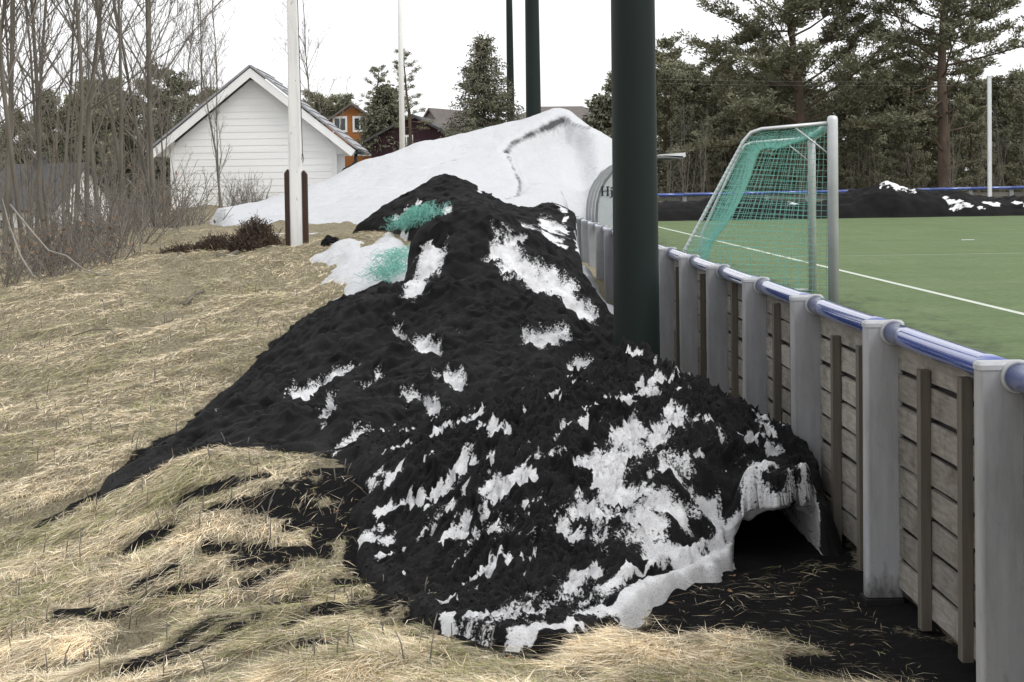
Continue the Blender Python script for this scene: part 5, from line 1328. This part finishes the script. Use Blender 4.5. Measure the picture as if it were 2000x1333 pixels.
for b_i, (px, Y, s_) in enumerate(brm):
    x = P(px, 500, Y)[0]; put_shrub('leafy_bramble', shl_p[k % 2], x, Y, s_, 'low bramble with brown dead leaves under the alders, %s counted from the heather' % ORD[b_i], 'brambles with brown leaves', 'twig', k * 1.3); k += 1
for px, Y, s_, lab in ((478, 46, 1.0, 'tallest brown leafless shrub at the foot of the garage wall'), (455, 45.6, .85, 'brown leafless shrub at the garage wall nearest the grass'), (500, 45.8, .7, 'low brown shrub where the garage wall meets the snow')):
    x = P(px, 400, Y)[0]; put_shrub('garden_shrub', sh_p[k % 3], x, Y, s_, lab, 'shrubs at the garage wall', 'twig', k * 1.3); k += 1
def heather_mesh(seed, w_, h, n=900):
    g_ = np.random.default_rng(seed); a = g_.uniform(0, 6.28, n); rr = np.sqrt(g_.uniform(0, 1, n)); x = rr * np.cos(a) * w_; y = rr * np.sin(a) * w_ * .7; z = h * (1 - rr ** 2) * g_.uniform(.1, 1.0, n)
    ax_ = np.stack([x * .6, y * .6, np.full(n, .8)], -1)
    me = clump_mesh(np.stack([x, y, z], -1), ax_, g_, 12, .075, .004, 1.0, 'sprigs'); me.materials.append(MAT['heather']); return me
for px, py, Y, w_, h, lab in ((500, 512, 24.6, .36, .42, 'dark brown heather clump standing next to the flagpole boards'), (430, 492, 25.6, .5, .30, 'middle brown heather clump on the crest of the grass slope'), (365, 492, 26.0, .5, .24, 'low brown heather clump nearest the grey shrubs')):
    x = P(px, py, Y)[0]; root = tag(empty('heather_bush', (x, Y, gzf(x, Y) - .03)), lab, 'bush'); link('sprigs', heather_mesh(px, w_, h), MAT['heather'], root)
    st_, _ = shrub_mesh(px, h * 1.2, w_, 26, 3); link('stems', st_, MAT['twig'], root)
# bent grey branch and fallen sticks
def stick(label, pts, r0, r1, mat='bark', lift=.03, cat='stick', name='fallen_stick'):
    W3 = [Gd(a, b_) for a, b_ in pts]; W3 = [np.array([q_[0], q_[1], gzf(q_[0], q_[1]) + lift]) for q_ in W3]
    mb = MB(); n = len(W3); mb.tube(W3, [r0 + (r1 - r0) * i / (n - 1) for i in range(n)], 7); return tag(mb.build(name, MAT[mat], None, True), label, cat)
stick('short grey log lying on the grass beside the heather', [(425, 503), (445, 499), (466, 495)], .045, .03, cat='log', name='fallen_log')
stick('pale broken branch lying across the upper grass slope', [(360, 592), (380, 580), (398, 568)], .03, .02)
stick('thin bowed twig lying on the grass slope', [(140, 665), (180, 656), (215, 653), (236, 658)], .008, .006)
def branch_arc(label, pts3, r0, r1):
    mb = MB(); n = len(pts3); mb.tube(pts3, [r0 + (r1 - r0) * i / (n - 1) for i in range(n)], 6); tag(mb.build('bent_branch', MAT['grey_bark'], None, True), label, 'branch')
MAT['grey_bark'] = simple('grey_bark', (.30, .28, .25), (.20, .185, .165), 6, .85, .4, .004, .1)
branch_arc('pale bowed branch sweeping down out of the shrubs onto the grass', [P(20, 400, 25.0), P(60, 450, 24.6), P(95, 490, 24.2), P(130, 500, 24.0), P(165, 528, 23.8), P(200, 538, 23.6), P(225, 537, 23.5)], .016, .008)
branch_arc('thin pale leaning stem rising left of the bowed branch', [P(66, 542, 24.0), P(40, 500, 24.4), P(18, 440, 25.0), P(5, 390, 25.6)], .018, .007)

# ------------------------------------------------------------------ grass: matted dry blades
# height tables so that a great many blades can be laid quickly
_tx = np.arange(-10.5, 2.6, .05); _ty = np.arange(5.4, 33, .05)
_TX, _TY = np.meshgrid(_tx, _ty, indexing='ij')
def table(f):
    T_ = f(_TX, _TY)
    def look(x, y):
        u = np.clip((x - _tx[0]) / .05, 0, len(_tx) - 1.001); v = np.clip((y - _ty[0]) / .05, 0, len(_ty) - 1.001)
        i = u.astype(int); j = v.astype(int); fu = u - i; fv = v - j
        return T_[i, j] * (1 - fu) * (1 - fv) + T_[i + 1, j] * fu * (1 - fv) + T_[i, j + 1] * (1 - fu) * fv + T_[i + 1, j + 1] * fu * fv
    return look
tG = table(gz); tGs = table(gsmooth)
tH = table(lambda x, y: np.maximum(np.maximum(zA(x, y), zB(x, y)), zC(x, y)))
def _sootT(x, y):
    s_ = np.zeros(x.shape); m_ = (x > -6) & (y < 27); s_[m_] = soot(x[m_], y[m_]); return s_
tS = table(_sootT); tP = table(lambda x, y: poly_sd(x, y, polyS))
def grass():
    n0 = 1700000
    # even over the picture, not over the plan: more, finer blades close to the path
    u = rng.uniform(-120, 2060, n0); u = np.where(rng.uniform(0, 1, n0) < .11, rng.uniform(-900, -120, n0), u); Yd = 1 / rng.uniform(1 / 31.0, 1 / 6.3, n0)
    x = (u - 935) / FPX * Yd; y = Yd
    m = (x < 2.0) & (x > -10)
    x, y = x[m], y[m]
    z = tG(x, y)
    bare = tH(x, y) > z + .03
    bare |= tP(x, y) > .05
    so = tS(x, y)
    bare |= rng.uniform(0, 1, len(x)) < so * .93
    cl = fbm(x * 1.1, y * 1.1, 3, 500)
    bare |= rng.uniform(-.9, 1.6, len(x)) < -cl * .8 - .35
    k = ~bare; x, y, z, cl = x[k], y[k], z[k], cl[k]; n = len(x)
    e = .05
    sx = (tGs(x + e, y) - tGs(x - e, y)) / (2 * e); sy = (tGs(x, y + e) - tGs(x, y - e)) / (2 * e)
    base = np.arctan2(-sy - .18, -sx - .30)                        # combed downhill and to the left
    swirl = 1.5 * fbm(x * .8, y * .8, 2, 510) + 1.0 * fbm(x * 3, y * 3, 2, 511)
    az = base + swirl + rng.normal(0, .95, n)
    fl = rng.uniform(0, 1, n) < .025
    el = np.where(fl, rng.uniform(.5, 1.2, n), rng.normal(0.015, .09, n))
    L = rng.uniform(.035, .16, n) * (1 + .3 * cl); L = np.where(rng.uniform(0, 1, n) < .12, L * 1.9, L); L = np.where(fl, L * .5, L)
    wd = rng.uniform(.0008, .0019, n) * (.62 + .045 * y)
    d = np.stack([np.cos(az) * np.cos(el), np.sin(az) * np.cos(el), np.sin(el)], -1)
    d[:, 2] += d[:, 0] * sx + d[:, 1] * sy
    side = np.stack([-np.sin(az), np.cos(az), rng.normal(0, .4, n)], -1); side /= np.linalg.norm(side, axis=1)[:, None]
    up = np.stack([np.zeros(n), np.zeros(n), np.ones(n)], -1)
    b0 = np.stack([x, y, z + rng.uniform(-.006, .016, n)], -1)
    mx_, my_ = x + d[:, 0] * L * .7, y + d[:, 1] * L * .7
    so3 = tS(mx_, my_)
    hz_ = tH(mx_, my_) > z + .06
    L = L * np.where(hz_, .3, 1.0) * np.where((so3 > .45) & (rng.uniform(0, 1, n) < .86), 0.0, 1.0)
    bend = rng.normal(0, .12, n)[:, None] * L[:, None] * side
    arch = (rng.uniform(.0, .09, n) * L)[:, None] * up
    mid = b0 + d * L[:, None] * .5 + arch * .7 + bend * .5; tip = b0 + d * L[:, None] + bend * 1.6 - arch * .2
    V = np.stack([b0, mid + side * wd[:, None], tip, mid - side * wd[:, None]], 1).reshape(-1, 3)
    pal = np.array([(.56, .485, .35), (.64, .58, .45), (.47, .41, .295), (.46, .43, .35), (.29, .31, .13), (.30, .22, .14), (.72, .67, .55)])
    mo = fbm(x * .7, y * .7, 4, 520, .7) * 1.3
    pr = np.stack([np.full(n, .28), .18 + .12 * np.clip(mo, -1, 1), np.full(n, .20), np.full(n, .16), np.clip(.17 - .42 * mo, .02, .6), np.full(n, .08), np.full(n, .05)], -1); pr /= pr.sum(1)[:, None]
    idx = (pr.cumsum(1) < rng.uniform(0, 1, n)[:, None]).sum(1).clip(0, 6)
    c_ = pal[idx] * rng.uniform(.76, 1.66, (n, 1)) * np.array([[1.04, 1.0, .95]]) * (1 + .25 * np.clip(mo, -1, 1))[:, None] * (1 + .38 * np.clip(fbm(x * 4.5, y * 4.5, 3, 530), -1, 1))[:, None]
    so2 = tS(x, y); c_ = c_ * (1 - .55 * so2[:, None])
    me = np_mesh('dry_grass', V, np.arange(n * 4).reshape(-1, 4), False, {'tint': np.repeat(c_, 4, 0)})
    tag(link('dry_grass', me, MAT['straw']), 'matted dry straw coloured grass covering the slope', 'grass', kind='stuff')
    pass
grass()
# cut stems standing in the grass, and fallen leaves
def stubble():
    r_ = random.Random(77); mb = MB(); lf = MB()
    for k in range(300):
        px = r_.uniform(0, 1000); py = r_.uniform(560, 1320); q_ = Gd(px, py)
        if float(tH(q_[:1], q_[1:2])[0]) > q_[2] + .05: continue
        z = gzf(q_[0], q_[1]); h = r_.uniform(.04, .16); a = r_.uniform(-.3, .3); b_ = r_.uniform(-.3, .3)
        mb.tube([(q_[0], q_[1], z - .02), (q_[0] + a * h * .5, q_[1] + b_ * h * .5, z + h * .6), (q_[0] + a * h * 1.3, q_[1] + b_ * h, z + h)], [.0045, .0035, .0025], 4)
    for k in range(260):
        if k % 3: px, py = r_.uniform(0, 900), r_.uniform(560, 1330)
        else: px, py = r_.uniform(900, 1950), r_.uniform(1120, 1330)
        q_ = Gd(px, py)
        if q_[0] > 1.98 or float(tH(q_[:1], q_[1:2])[0]) > q_[2] + .05: continue
        z = gzf(q_[0], q_[1]) + r_.uniform(.012, .05); c_ = np.array([q_[0], q_[1], z]); a = r_.uniform(0, 6.28); s_ = r_.uniform(.008, .022)
        u_ = np.array([math.cos(a), math.sin(a), r_.uniform(-.3, .3)]) * s_; v_ = np.array([-math.sin(a), math.cos(a), r_.uniform(-.3, .3)]) * s_ * .6
        lf.add([c_ - u_, c_ - u_ * .2 + v_, c_ + u_ * .6 + v_ * .7, c_ + u_, c_ + u_ * .3 - v_, c_ - u_ * .5 - v_ * .8], [(0, 1, 2, 3, 4, 5)])
    tag(mb.build('cut_stems', MAT['twig'], None, True), 'short dark cut stems standing up out of the grass', 'stems', kind='stuff')
    tag(lf.build('fallen_leaves', MAT['deadleaf']), 'small brown fallen leaves scattered over grass and spilled crumb', 'leaves', kind='stuff')
stubble()
